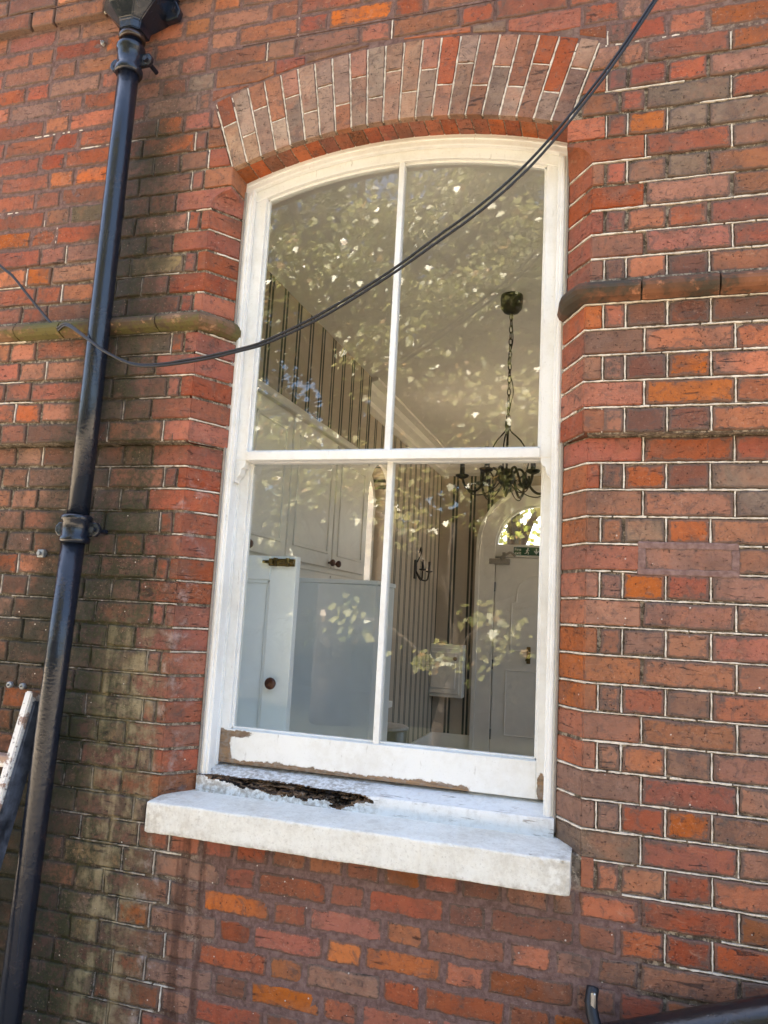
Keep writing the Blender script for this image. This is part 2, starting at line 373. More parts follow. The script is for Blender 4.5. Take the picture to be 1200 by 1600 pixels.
# colours read off the wall, counted outward from the window jamb
RC = {1: 'rrrrob', 0: 'rpodgp', -1: 'ppgp', -2: 'ppgopp', -3: 'oPpr', -4: 'pporpp', -5: 'pppr', -6: 'ppPprr', -7: 'pppr', -8: 'pprPoo', -9: 'pppp', -10: 'pppPpp', -11: 'Prpp', -12: 'PProPp',
      -13: 'grPp', -14: 'oopropp', 2: 'ppddoo', 3: 'rOoo', 4: 'ppdOOo', 5: 'POoo', 6: 'ordddd', 8: 'pdodpp', 9: 'prrp', 10: 'rrporr', 11: 'rppp', 12: 'prPgpp', 13: 'rrPp', 14: 'orOggp'}
LC = {14: 'prpddr', 13: 'rddmpr', 12: 'rrpdro', 11: 'rdmprr', 10: 'rrydpo', 9: 'rrmprr', 8: 'rrdpdr', 6: 'rrmrro', 5: 'rdmppr', 4: 'rrdmrr', 3: 'rdmpor', 2: 'rrpddr', 1: 'rpddpp', 0: 'rrodPp', -1: 'rpdppp', -2: 'rrmdop',
      -3: 'rodppp', -4: 'rrpdor', -5: 'rpmddp', -6: 'rrpmdp', -7: 'rydpdp', -8: 'rpymdp', -9: 'rymdbp', -10: 'rrymbd', -11: 'rydmbp', -12: 'rdrmod', -13: 'oomdbd', -14: 'dwdmb'}
MC = {-16: 'ydPrrrrdbb', -17: 'ypPOrrOboPP', -18: 'wOPrrOOObPr', -19: 'yPprbPrrbbop', -20: 'bOPdOrrrdbb', -21: 'wbprdOrOpbr', -22: 'bprprOrrbb'}
def colour(k, i, side, x, z):
    t = {'R': RC, 'L': LC}.get(side, {}).get(k)
    if t and i < len(t): return t[i]
    if side == 'M' and k in MC and 0 <= i < len(MC[k]): return MC[k][i]
    if k >= 20: pool = 'rrooppPrrpOd' if x < -20 else 'rrroppprPoOb'
    elif x < -20: pool = 'rrpppPdroO' if z > 0 else 'pppdPbdrp'
    else: pool = 'rpppPrrogb' if z > -15 else 'rrbbpOdr'
    return rnd.choice(pool)

cand = []      # (area, mesh, matrix, code)
def area_px(x0, x1, z0, z1, d):
    ps = [proj((a*C, d*C, b*C)) for a, b in ((x0, z0), (x1, z0), (x1, z1), (x0, z1))]
    xs = [min(1200, max(0, p[0])) for p in ps]; ys = [min(1600, max(0, p[1])) for p in ps]
    A = 0.5*abs(sum(xs[i]*ys[(i+1) % 4]-xs[(i+1) % 4]*ys[i] for i in range(4)))
    xm = (x0+x1)/2
    if -23.9 < xm < -22.4: A *= 0.4
    return A
def clip(poly, nx, nz, c):
    """keep the side nx*x+nz*z >= c"""
    out = []
    for i in range(len(poly)):
        a, b = poly[i], poly[(i+1) % len(poly)]; da, db = nx*a[0]+nz*a[1]-c, nx*b[0]+nz*b[1]-c
        if da >= 0: out.append(a)
        if da*db < 0:
            s = da/(da-db); out.append((a[0]+(b[0]-a[0])*s, a[1]+(b[1]-a[1])*s))
    return out
def place(x0, x1, k, code, d):
    wn_ = 1 if (k <= -15 and -16.5 < (x0+x1)/2 < 0.3) else 0
    gap = 0.12 if not wn_ else 0.15
    wd = x1-x0-gap; ty = 'S' if wd > 2.2 else 'H' if wd > 0.95 else 'Q'
    me = LIB[ty, wn_][rnd.randrange(7)]; xm, zm = (x0+x1)/2, k-0.5
    dj = rnd.uniform(-0.018, 0.014)
    M = Matrix.Translation((xm*C, (d+dj)*C, (zm+rnd.uniform(-.02, .02))*C)) @ Matrix.Rotation(rnd.uniform(-.008, .008), 4, 'Y') @ Matrix.Rotation(rnd.uniform(-.006, .006), 4, 'Z') @ Matrix.Diagonal((wd/LEN[ty] * (1 if not wn_ else LEN[ty]/(LEN[ty]-0.1)), 1, rnd.uniform(.97, 1.02), 1))
    cand.append((area_px(x0, x1, k-1, k, d), me, M, code))
VJ = []        # vertical joints: (x, k, d)
END_DIR = (math.sin(A_END), math.cos(A_END))
def parea(q): return 0.5*abs(sum(q[i][0]*q[(i+1) % len(q)][1]-q[(i+1) % len(q)][0]*q[i][1] for i in range(len(q)))) if len(q) > 2 else 0
def arch_cut(poly):
    cx = sum(p[0] for p in poly)/len(poly); s = -1 if cx < XC else 1
    bx0, bz0 = XC+s*R0*math.sin(A_END), ZARC+R0*math.cos(A_END)      # outside the springer line
    nx, nz = s*math.cos(A_END), -math.sin(A_END)
    q1 = clip(poly, nx, nz, nx*bx0+nz*bz0+0.09)
    a = math.atan2(cx-XC, max(p[1] for p in poly)-ZARC); nx, nz = math.sin(a), math.cos(a)   # above the extrados
    q2 = clip(poly, nx, nz, nx*XC+nz*ZARC+R1+0.12)
    return q1 if parea(q1) > parea(q2) else q2
def run(js, k, side):
    d = plane_d(k)
    for i in range(len(js)-1):
        x0, x1 = js[i]+rnd.uniform(-.04, .04)*0, js[i+1]
        xm = (x0+x1)/2
        if side == 'L': idx = len(js)-1-i
        elif side == 'R': idx = i+1
        else:
            base = next((q for q, v in enumerate(js) if v > -22.4), 0); idx = i-base
        code = colour(k, idx, side, xm, k)
        VJ.append((x0, k, d))
        if 14 <= k <= 19:
            rect = [(x0+.06, k-1+.065), (x1-.06, k-1+.065), (x1-.06, k-.065), (x0+.06, k-.065)]
            poly = arch_cut(rect)
            ar = 0.5*abs(sum(poly[q][0]*poly[(q+1) % len(poly)][1]-poly[(q+1) % len(poly)][0]*poly[q][1] for q in range(len(poly)))) if len(poly) > 2 else 0
            if ar < 0.12: continue
            full = (x1-x0-.12)*0.87
            if ar < full-0.01:
                bm = bmesh.new(); prism(bm, [(p[0]*C, p[1]*C) for p in poly], 'y', d*C, d*C+0.05, 0.0025, 2)
                me = bm_mesh('brick', bm, BM['r'])
                cand.append((area_px(min(p[0] for p in poly), max(p[0] for p in poly), min(p[1] for p in poly), max(p[1] for p in poly), d)*ar/full, me, Matrix.Identity(4), code)); continue
        place(x0, x1, k, code, d)
for k in range(KMIN, KMAX):
    if k == 7: continue
    js = joints(k)
    if len(js) == 1: run(js[0], k, 'M')
    else: run(js[0], k, 'L'); run(js[1], k, 'R')
cand.sort(key=lambda c: -c[0])
PW = Vector(wall.location)
for a, me, M, code in cand[:296]:
    o = bpy.data.objects.new('brick', me); COL.objects.link(o); o.parent = wall
    o.matrix_local = Matrix.Translation(-PW) @ M
    o.material_slots[0].link = 'OBJECT'; o.material_slots[0].material = BM[code]
# the rest, smaller in view, hidden behind the pipe or beyond the picture's edge
V, F, MI, codes, ED = [], [], [], list(PAL), []
for a, me, M, code in cand[296:]:
    o0 = len(V); V += [M @ v.co for v in me.vertices]; ED += [a_.value for a_ in me.attributes['edge'].data] if 'edge' in me.attributes else [0.0]*len(me.vertices)
    for p in me.polygons: F.append([o0+i for i in p.vertices]); MI.append(codes.index(code))
sbm = mk('smaller_bricks', V, F, [BM[c] for c in codes], True, MI); sbm.attributes.new('edge', 'FLOAT', 'POINT').data.foreach_set('value', ED)
tag(link('smaller_bricks', sbm, wall), kind='stuff')

# jamb bricks with a chamfered arris, and the rounded stops above them
def jamb(k, s):
    """s=+1 right jamb, -1 left jamb"""
    d = plane_d(k); ho, hi = (HALF_OUT, HALF_IN) if d == 0 else (HALF_OUT-0.17, HALF_IN-0.12)
    js = joints(k); wj = (js[1][0]-XC) if s > 0 else (XC-js[0][-1]); wj -= 0.06
    if k == 2: wj = (0.2-XC-0.06) if s > 0 else (XC+19.1-0.06)
    z0, z1 = k-1+.065, k-.065; bm = bmesh.new()
    jt = rnd.uniform(-.012, .012)
    def sec(z, ho_, di):
        return [((XC+s*p[0])*C, p[1]*C, z*C) for p in ((wj, d+jt), (ho_, d+jt), (hi, di), (hi, 2.1), (wj, 2.1))]
    if k == 13:
        lev = []
        for i in range(9):
            t = i/8; q = math.sqrt(max(0, 1-min(1, t/0.86)**2)); lev.append((z0+(z1-z0)*t, hi+(ho-hi)*max(q, 0.02), d+0.01+(D_IN-d)*max(q, 0.02)))
        rings = [[bm.verts.new(v) for v in sec(*l)] for l in lev]
    elif k == 14:
        rings = [[bm.verts.new(v) for v in sec(z, hi+0.012, d+0.02)] for z in (z0, z1)]
    else:
        rings = [[bm.verts.new(v) for v in sec(z, ho, D_IN)] for z in (z0, z1)]
    for a, b in zip(rings, rings[1:]):
        for i in range(5): bm.faces.new((a[i], a[(i+1) % 5], b[(i+1) % 5], b[i]))
    bm.faces.new(rings[0]); bm.faces.new(rings[-1])
    bmesh.ops.recalc_face_normals(bm, faces=bm.faces)
    if k not in (13,):
        bmesh.ops.bevel(bm, geom=list(bm.edges), offset=0.0028, segments=2, affect='EDGES', clamp_overlap=True)
    for v in bm.verts: v.co += Vector((rnd.uniform(-1, 1), rnd.uniform(-1, 1), rnd.uniform(-1, 1)))*0.0005
    code = (RC if s > 0 else LC).get(k, 'rrr')[0]
    me = bm_mesh('jamb_brick', bm, BM[code])
    if s > 0:                                   # the splayed faces have kept their clean red skin
        me.materials.append(BM['o' if k < 1 and k > -11 else 'r' if k > -11 else code])
        me.polygons.foreach_set('material_index', [1 if (f.normal.x < -.25 and abs(f.normal.z) < .5) else 0 for f in me.polygons])
    o = link('jamb_brick', me, wall)
    return o
for k in range(-14, 15):
    if k == 7: continue
    if k == -14: continue
    for s in (1, -1): jamb(k, s)
# the lowest jamb course stands on the sill ends
def jamb_low(s):
    bm = bmesh.new(); js = joints(-14); wj = (js[1][0]-XC if s > 0 else XC-js[0][-1])-.06
    prism(bm, [((XC+s*p[0])*C, p[1]*C) for p in ((wj, 0), (HALF_OUT+.02, 0), (HALF_OUT+.02, 0.9), (HALF_IN+.3, 2.1), (wj, 2.1))], 'z', -14.93*C, -13.065*C if False else -13.935*C, 0.0025, 2)
    link('jamb_brick', bm_mesh('jamb_brick', bm, BM['o' if s > 0 else 'd']), wall)
for s in (1, -1): jamb_low(s)

# segmental arch: voussoirs on the face, darker soffit bricks behind
arch = empty('arch'); arch.parent = wall; arch.location = Vector((XC*C, 0, (ZARC+R0)*C)) - PW
NV = 21; VC = 'rtkttrtktkrtpkrPrPpkrpPrkPp'
VCOL = [('r', 't'), ('t', 't'), ('p', 'v'), ('p', 't'), ('p', 'k'), ('v', 't'), ('v', 'v'), ('v', 'p'), ('p', 'v'), ('k', 'v'), ('v', 'v'), ('v', 'v'), ('p', 'v'), ('r', 'p'), ('v', 'v'), ('p', 'p'), ('p', 'k'), ('p', 'v'), ('r', 'P'), ('r', 'v'), ('v', 'P')]
def radial(name, a0, a1, r0, r1, y0, y1, code, bev=0.002):
    bm = bmesh.new(); n = 3
    pts = [((XC+r1*math.sin(a0+(a1-a0)*i/n))*C, (ZARC+r1*math.cos(a0+(a1-a0)*i/n))*C) for i in range(n+1)] + \
          [((XC+r0*math.sin(a1+(a0-a1)*i/n))*C, (ZARC+r0*math.cos(a1+(a0-a1)*i/n))*C) for i in range(n+1)]
    prism(bm, pts, 'y', y0*C, y1*C, bev, 2)
    for v in bm.verts: v.co += Vector((rnd.uniform(-1, 1), rnd.uniform(-1, 1), rnd.uniform(-1, 1)))*0.0004
    return link(name, bm_mesh(name, bm, BM[code]), arch)
RIB = []       # lime ribbons: list of (p0, p1, normal, width)
for i in range(NV):
    a0 = -A_END + 2*A_END*i/NV; a1 = -A_END + 2*A_END*(i+1)/NV; g = 0.055/((R0+R1)/2)
    split = R0 + (R1-R0)*(0.62 if i % 2 == 0 else 0.36) + rnd.uniform(-.12, .12); j = rnd.uniform(-.012, .012)
    radial('voussoir', a0+g, a1-g, split+.05, R1-.03, j-0.02, 0.3, VCOL[i][0]); radial('voussoir', a0+g, a1-g, R0, split-.05, j-0.02, 0.3, VCOL[i][1])
    P = lambda r, a: ((XC+r*math.sin(a))*C, (ZARC+r*math.cos(a))*C)
    RIB.append((P(split, a0+g*1.2), P(split, a1-g*1.2), 0.0, 0.0052, 'v'))
    RIB.append((P(R0+.03, a0), P(R1-.02, a0), 0.0, 0.0062, 'v'))
RIB.append((P(R0+.03, A_END), P(R1-.02, A_END), 0.0, 0.0062, 'v'))
NS = 22
for i in range(NS):
    a0 = -A_END + 2*A_END*i/NS; a1 = -A_END + 2*A_END*(i+1)/NS
    radial('soffit_brick', a0+.0009, a1-.0009, R0+.02, R0+1.4, 0.32, 2.0, rnd.choice('rrrbbor'))

# string course of half-round bricks, returning into the reveals
def string_piece(s, path, code):
    """path: list of (outer x from centre, depth, normal) already mitred"""
    prof = [(-0.3, 7.0), (0.02, 6.98), (0.45, 6.86), (0.74, 6.72), (0.88, 6.56), (0.90, 6.42), (0.83, 6.27), (0.70, 6.16), (0.48, 6.09), (0.40, 6.06), (-0.3, 6.04)]
    bm = bmesh.new(); rings = []
    for (px, py), (mx, my) in path:
        rings.append([bm.verts.new(((XC+s*(px+mx*o))*C, (py+my*o)*C, z*C)) for o, z in prof])
    n = len(prof)
    for a, b in zip(rings, rings[1:]):
        for i in range(n-1): bm.faces.new((a[i], a[i+1], b[i+1], b[i]))
    bm.faces.new(rings[0]); bm.faces.new(rings[-1])
    bmesh.ops.recalc_face_normals(bm, faces=bm.faces)
    for v in bm.verts: v.co += Vector((rnd.uniform(-1, 1), rnd.uniform(-1, 1), rnd.uniform(-1, 1)))*0.0011
    return link('moulded_brick', bm_mesh('moulded_brick', bm, code), strc)
def string_mat(name, base, green):
    t = NT(name); P = t.pos(); n1 = t.noise(9, 5, 0.6, P); n2 = t.noise(60, 5, 0.6, P); z = t.xyz()[2]
    n0 = t.noise(3.5, 4, 0.6, P)
    col = t.mix(t.ramp(n1, 0.35, 0.65), base, tuple(c*0.4 for c in base)); col = t.mix(t.ramp(n0, 0.42, 0.60, 0, 0.85), col, (0.06, 0.042, 0.028)); col = t.mix(t.ramp(t.noise(24, 6, .7, P), .56, .66, 0, .8), col, tuple(min(1, c*1.9) for c in base))
    col = t.mix(t.ramp(t.math('ADD', n1, t.math('MULTIPLY', n2, 0.4)), 0.62, 0.8, 0, 0.9), col, green)
    col = t.mix(t.ramp(n2, 0.55, 0.75, 0, 0.6), col, (0.03, 0.025, 0.018))
    t.bsdf(col, 0.85, 0, t.bump(n2, 0.6, 0.003), 0.3); return t.m
SM = {1: string_mat('string_clay', (0.22, 0.095, 0.05), (0.06, 0.05, 0.035)), -1: string_mat('string_moss', (0.20, 0.115, 0.065), (0.12, 0.105, 0.035))}
strc = empty('string_course'); strc.parent = wall; strc.location = Vector((XC*C, 0, 6.5*C)) - PW
ln = math.hypot(HALF_OUT-HALF_IN, D_IN); n2 = (-D_IN/ln, -(HALF_OUT-HALF_IN)/ln); n1 = (0, -1)
dt = 1+n1[0]*n2[0]+n1[1]*n2[1]; mit = ((n1[0]+n2[0])/dt, (n1[1]+n2[1])/dt)
for s in (1, -1):
    js = [10.28, 12.95, 15.9, 18.8, 21.8] if s > 0 else [10.2, 13.0, 15.35, 17.9, 20.8, 23.7, 26.6, 29.5]
    string_piece(s, [((HALF_IN+.02, D_IN+.03), (n2[0]*.5, 0.0)), ((HALF_IN+.3, D_IN*.68), (n2[0]*.72, n2[1]*.72)), ((HALF_IN+.55, D_IN*.42), (n2[0]*.92, n2[1]*.92)), ((HALF_OUT-.12, .16), ((n2[0]+mit[0])/2, (n2[1]+mit[1])/2)), ((HALF_OUT, 0), mit), ((HALF_OUT+.2, 0), (mit[0]*.35, -1)), ((js[0]-.03, 0), n1)], SM[s])
    for a, b in zip(js, js[1:]):
        string_piece(s, [((a+.03, 0), n1), ((a+.12, 0), n1), ((b-.12, 0), n1), ((b-.03, 0), n1)], SM[s])

# mortar bed behind the bricks (one sheet per wall plane) and the wall's core
def mortar():
    V, F = [], []
    def quad(a, b, c, d):
        o = len(V); V.extend([a, b, c, d]); F.append((o, o+1, o+2, o+3))
    def sheet(x0, x1, z0, z1, d):
        nx = max(1, int((x1-x0)/1.0)); nz = max(1, int((z1-z0)/1.0)); o = len(V)
        for j in range(nz+1):
            for i in range(nx+1):
                x = x0+(x1-x0)*i/nx; z = z0+(z1-z0)*j/nz
                flush = (z < -15.2 and -16.6 < x < 0.4) or z > 16.5 or (x < -23 and z > 10)
                V.append((x*C, (d+(0.022 if flush else 0.095))*C, z*C))
        for j in range(nz):
            for i in range(nx): F.append((o+j*(nx+1)+i, o+j*(nx+1)+i+1, o+(j+1)*(nx+1)+i+1, o+(j+1)*(nx+1)+i))
    for s, x0, x1 in ((1, XC+HALF_OUT, 30), (-1, -56, XC-HALF_OUT)):
        sheet(x0, x1, -15, 1.0, 0); sheet(x0, x1, 1.0, 7, -0.42); sheet(x0, x1, 7, 13.0, 0)
        xi = XC+s*HALF_OUT; xin = XC+s*HALF_IN
        for z0, z1, dd, e in ((-14.9, 1, 0, 0), (1, 7, -.42, .17), (7, 12.1, 0, 0)):
            for q in range(int(z0), int(z1)):
                r = 0.08
                quad(((xi-s*e+s*.04)*C, (dd+r)*C, q*C), ((xin-s*e*.5+s*.05)*C, (D_IN+.02)*C, q*C), ((xin-s*e*.5+s*.05)*C, (D_IN+.02)*C, (q+1)*C), ((xi-s*e+s*.04)*C, (dd+r)*C, (q+1)*C))
        quad((x0*C, -.33*C, 1.0*C), (x1*C, -.33*C, 1.0*C), (x1*C, .12*C, 1.0*C), (x0*C, .12*C, 1.0*C))
        xs = XC+s*(HALF_IN+.05)
        sheet(min(xs, x0 if s < 0 else x1), max(xs, x1 if s > 0 else x0) if s > 0 else xs, 13.0, 13.9, 0) if s > 0 else sheet(x0, xs, 13.0, 13.9, 0)
        quad((xs*C, .05*C, 12.9*C), (xs*C, 2*C, 12.9*C), (xs*C, 2*C, 14.2*C), (xs*C, .05*C, 14.2*C))
        quad(((xi+s*.02)*C, .06*C, 12.0*C), ((xin+s*.1)*C, (D_IN)*C, 12.0*C), ((xin+s*.1)*C, D_IN*C, 13.0*C), ((xi+s*.02)*C, .06*C, 13.0*C))
    sheet(-56, 30, -28, -15, 0); sheet(-56, 30, 24, 46, -0.25)
    # spandrels and the arch ring
    n = 40
    for i in range(n):
        a = XC-HALF_IN-.05+(2*HALF_IN+.1)*i/n; b = XC-HALF_IN-.05+(2*HALF_IN+.1)*(i+1)/n
        za = ZARC+math.sqrt((R0+.03)**2-(a-XC)**2); zb = ZARC+math.sqrt((R0+.03)**2-(b-XC)**2)
        quad((a*C, .05*C, za*C), (b*C, .05*C, zb*C), (b*C, .05*C, 20*C), (a*C, .05*C, 20*C))
        quad((a*C, .05*C, za*C), (a*C, 2*C, za*C+.003), (b*C, 2*C, zb*C+.003), (b*C, .05*C, zb*C))
    sheet(-56, XC-HALF_IN-.05, 13.9, 20, 0.0); sheet(XC+HALF_IN+.05, 30, 13.9, 20, 0.0); sheet(-56, 30, 20, 24, 0.0)
    return mk('mortar_bed', V, F, MORTAR)
link('mortar_bed', mortar(), wall)
part('mortar_fillet', lambda bm: [bx(bm, (a*C, 0.006, -15.08*C), (b*C, 0.1, -13.9*C), .004) for a, b in ((-1.62, -.95), (-18.2, -17.6))], MORTAR, wall)

# one brick on the right was patched with mauve mortar smeared over its edges
def smear(bm):
    for a, b, c, e in ((.70, 4.05, -3.16, -2.90), (.70, 4.05, -4.10, -3.86), (.70, .98, -3.88, -3.14), (3.80, 4.06, -3.88, -3.14)):
        bx(bm, (a*C, -.0022, c*C), (b*C, .02, e*C), .004, 2)
    bmesh.ops.subdivide_edges(bm, edges=[e for e in bm.edges if e.calc_length() > .03], cuts=6)
    for v in bm.verts: v.co += Vector((rnd.uniform(-1, 1)*.0015, rnd.uniform(-.3, 1)*.0009, rnd.uniform(-1, 1)*.0015))
t_ = NT('mauve_mortar'); n_ = t_.noise(60, 5, .65, t_.pos()); t_.bsdf(t_.mix(t_.ramp(n_, .3, .7), (0.17, 0.098, 0.082), (0.27, 0.17, 0.145)), .95, 0, t_.bump(n_, .7, .003), .2)
part('repair_mortar', smear, t_.m, wall)

# lime ribbons of the tuck pointing
def keep(x, z):
    if x > -1.2:
        if z <= -14.5: return 0.9 if x > 0.8+(-14.5-z)*0.25 and z > -17.5 else 0.0
        if z < 9.5: return 0.985
        return 0.55 if z < 13 else 0.35 if z < 16.5 else 0.14
    if z <= -14.5:
        if x > -16.6+rnd.uniform(-.5, .5): return 0.0
        return 0.92 if x > -20.4 else 0.12
    if x > -22: return 0.62 if z < 7 else 0.42 if z < 15 else 0.12
    return 0.3 if z < 13 else 0.06
def ribbons():
    segs = list(RIB)
    def hline(x0, x1, z, d):
        x = x0
        while x < x1:
            L = rnd.uniform(0.8, 4.2); e = min(x1, x+L)
            if rnd.random() < keep((x+e)/2, z): segs.append(((x*C, z*C), (e*C, z*C), d, rnd.uniform(.0036, .0056), 'h'))
            x = e + rnd.uniform(0, .12)
    for k in range(KMIN, 20):
        d = plane_d(k)
        if k == 1 or k == 7: continue
        dd = d
        if k <= -15: hline(-43, 18, k, 0)
        elif k <= 13:
            ho = HALF_OUT-(.15 if dd < -.1 else 0); hline(-43, XC-ho, k, dd); hline(XC+ho, 18, k, dd)
        else: hline(-43, XC-R1*math.sin(A_END)-.2, k, dd); hline(XC+R1*math.sin(A_END)+.2, 18, k, dd)
    for x, k, d in VJ:
        if k == -3 and .5 < x < 4.2: continue
        if 14 <= k <= 19 and abs(x-XC) < X_END_OUT+.1 and k-1 < arch_top(x): continue
        if rnd.random() < keep(x, k-.5)*0.95: segs.append(((x*C, (k-.95)*C), (x*C, (k-.05)*C), d, rnd.uniform(.0036, .0052), 'v'))
    V, F = [], []
    def strip(P0, P1, N, S, wd, n):
        """P0->P1 along the joint, N outward, S across"""
        o = len(V)
        for i in range(n+1):
            p = P0 + (P1-P0)*(i/n) + S*rnd.uniform(-.0007, .0007); hw = wd*0.5*rnd.uniform(.45, 1.25); pr = rnd.uniform(.0008, .0026)
            V.extend([p - S*hw - N*.006, p - S*hw*.9 + N*pr, p + S*hw*.9 + N*pr, p + S*hw - N*.006])
        for i in range(n):
            a = o+i*4
            for q in range(3): F.append((a+q, a+q+1, a+4+q+1, a+4+q))
        F.append((o, o+1, o+2, o+3)); F.append((o+n*4+3, o+n*4+2, o+n*4+1, o+n*4))
    for p0, p1, d, wd, ty in segs:
        y = (d+(0.012 if abs(d) < 1e-9 and ty == 'v' and False else 0.045))*C; a = Vector((p0[0], y, p0[1])); b = Vector((p1[0], y, p1[1])); t = (b-a).normalized()
        strip(a, b, Vector((0, -1, 0)), Vector((t.z, 0, -t.x)), wd, max(2, int((b-a).length/.011)))
    for s in (1, -1):      # on the chamfers
        for k in range(-13, 13):
            if k in (1, 7) : continue
            d, e = (-.42, .19) if 1 <= k <= 6 and k != 1 else (0, 0)
            if rnd.random() > (0.9 if s > 0 else 0.6): continue
            off = 0.025
            a = Vector(((XC+s*(HALF_OUT-e+off))*C, (d+.02)*C, k*C)); b = Vector(((XC+s*(HALF_IN-e*.5+off))*C, D_IN*C, k*C))
            t = (b-a).normalized(); N = Vector((-s*abs(t.y), -abs(t.x), 0))
            f = rnd.choice((1, 1, 1, .7)); strip(b+(a-b)*f, b, N, Vector((0, 0, 1)), rnd.uniform(.004, .006), 6)
    me = mk('tuck_pointing', V, F, LIME); return me
tag(link('tuck_pointing', ribbons(), wall), kind='stuff')
# wall core and its plastered inside
def core(bm):
    def b(x0, x1, z0, z1, y0, y1): bx(bm, (x0*C, y0, z0*C), (x1*C, y1, z1*C))
    b(-56, XC-9.6, -28, 46, 0.03, 0.36); b(XC+9.6, 30, -28, 46, 0.03, 0.36)
    b(XC-9.6, XC+9.6, 18.9, 46, 0.031, 0.361); b(XC-9.6, XC+9.6, 16.3, 18.9, 0.06, 0.361); b(XC-9.6, XC+9.6, -28, -15.3, 0.03, 0.36); b(XC-9.59, XC+9.59, -15.3, -13.6, 0.12, 0.358)
    for s in (1, -1):
        x0, x1 = sorted((XC+s*7.62, XC+s*9.6)); b(x0, x1, -13.6, 16.3, 0.166, 0.205)
PLASTER = simple('white_plaster', (0.72, 0.68, 0.60), 0.8, 0, 8, 0.04, 0.05)
part('wall_core', core, PLASTER, wall)
def splay(bm):
    for s in (1, -1):
        prism(bm, [((XC+s*7.61)*C, 0.206), ((XC+s*9.61)*C, 0.206), ((XC+s*9.61)*C, 0.362)], 'z', -13.55*C, 16.25*C)
part('plaster_reveal', splay, PLASTER, wall)

# ------------------------------------------------------------------ paint
def paint_mat(name, peel):
    t = NT(name); P = t.pos(); x, y, z = t.xyz()[0], t.xyz()[1], t.xyz()[2]
    xc = t.math('DIVIDE', x, C); zc = t.math('DIVIDE', z, C)
    n1 = t.noise(4, 5, 0.6, P); n2 = t.noise(34, 6, 0.65, P); n3 = t.noise(160, 4, 0.6, P); brush = t.noise(1.0, 4, 0.6, t.scaled(P, (90, 90, 8)))
    col = t.mix(t.ramp(t.math('ADD', t.math('MULTIPLY', n1, 0.6), t.math('MULTIPLY', n2, 0.4)), 0.42, 0.68), (0.825, 0.82, 0.785), (0.73, 0.71, 0.655))
    col = t.mix(t.ramp(n3, 0.60, 0.76, 0, 0.4), col, (0.42, 0.37, 0.30))
    crk = t.noise(1.0, 5, 0.7, t.scaled(P, (60, 60, 9)), 0.4); col = t.mix(t.ramp(crk, 0.64, 0.70, 0, 0.45), col, (0.33, 0.29, 0.24))
    h = t.math('ADD', t.math('MULTIPLY', brush, 0.7), n2); rough = 0.42
    if peel:
        nb = t.noise(9.0, 5, 0.65, P); nm = t.noise(27.0, 6, 0.7, P, 0.8); nn = t.math('ADD', t.math('MULTIPLY', nb, 0.40), t.math('ADD', t.math('MULTIPLY', nm, 0.44), t.math('MULTIPLY', n2, 0.18)))
        bot = t.math('MULTIPLY', t.ramp(t.math('ABSOLUTE', t.math('ADD', zc, 12.72)), 0.42, 0.0), t.math('MULTIPLY', t.ramp(xc, -4.6, -6.4), 1.0))
        lef = t.ramp(xc, -15.55, -16.35); lefz = t.ramp(zc, -11.0, -11.5)
        lef = t.math('MULTIPLY', lef, lefz)
        topl = t.math('MULTIPLY', t.ramp(t.math('ABSOLUTE', t.math('ADD', zc, 11.45)), 0.28, 0.02), t.ramp(xc, -14.6, -15.6))
        rig = t.math('MULTIPLY', t.ramp(t.math('ABSOLUTE', t.math('ADD', xc, 2.72)), 0.25, 0.0), t.math('MULTIPLY', t.ramp(zc, -11.5, -12.0), 1.0))
        m = t.math('MAXIMUM', t.math('MAXIMUM', bot, lef), t.math('MAXIMUM', topl, rig))
        e = t.math('ADD', t.math('MULTIPLY', m, 0.42), t.math('MULTIPLY', nn, 1.25))
        pm = t.ramp(e, 0.86, 0.88); lift = t.math('MULTIPLY', t.ramp(e, 0.80, 0.85), t.math('SUBTRACT', 1.0, pm))
        col = t.mix(t.math('MULTIPLY', lift, 0.35), col, (0.45, 0.40, 0.33))
        grain = t.noise(1.0, 5, 0.65, t.scaled(P, (6, 60, 90)))
        wood = t.mix(t.ramp(grain, 0.35, 0.7), (0.33, 0.20, 0.105), (0.13, 0.09, 0.06))
        wood = t.mix(t.ramp(n2, 0.44, 0.62, 0, 0.85), wood, (0.27, 0.22, 0.175))
        col = t.mix(pm, col, wood)
        h = t.math('SUBTRACT', h, t.math('MULTIPLY', pm, 2.2)); rough = t.math('ADD', 0.42, t.math('MULTIPLY', pm, 0.45))
    t.bsdf(col, rough, 0, t.bump(h, 0.45, 0.0022), 0.5); return t.m
PAINT = paint_mat('white_gloss_paint', False); PEEL = paint_mat('peeling_white_paint', True)

# ------------------------------------------------------------------ sash window
def glass_mat():
    t = NT('old_window_glass'); P = t.pos()
    wob = t.bump(t.noise(5.0, 2, 0.5, P), 0.02, 0.02)
    lw = t.n('LayerWeight', {'Blend': 0.5}); sch = t.math('ADD', 0.042, t.math('MULTIPLY', t.math('POWER', lw.outputs['Facing'], 5.0), 0.958))
    gl = t.n('BsdfGlossy', {'Color': (1, 1, 1), 'Roughness': 0.0}); t.L.new(wob, gl.inputs['Normal'])
    tr = t.n('BsdfTransparent', {'Color': (0.96, 0.97, 0.96)})
    mx = t.n('MixShader', {0: t.math('MULTIPLY', sch, 1.9, clamp=True), 1: tr.outputs[0], 2: gl.outputs[0]})
    t.L.new(mx.outputs[0], t.out.inputs[0]); return t.m
def clear_mat():
    t = NT('glass_rear_face'); tr = t.n('BsdfTransparent', {'Color': (0.98, 0.99, 0.98)}); t.L.new(tr.outputs[0], t.out.inputs[0]); return t.m
GLASS, CLEAR = glass_mat(), clear_mat()
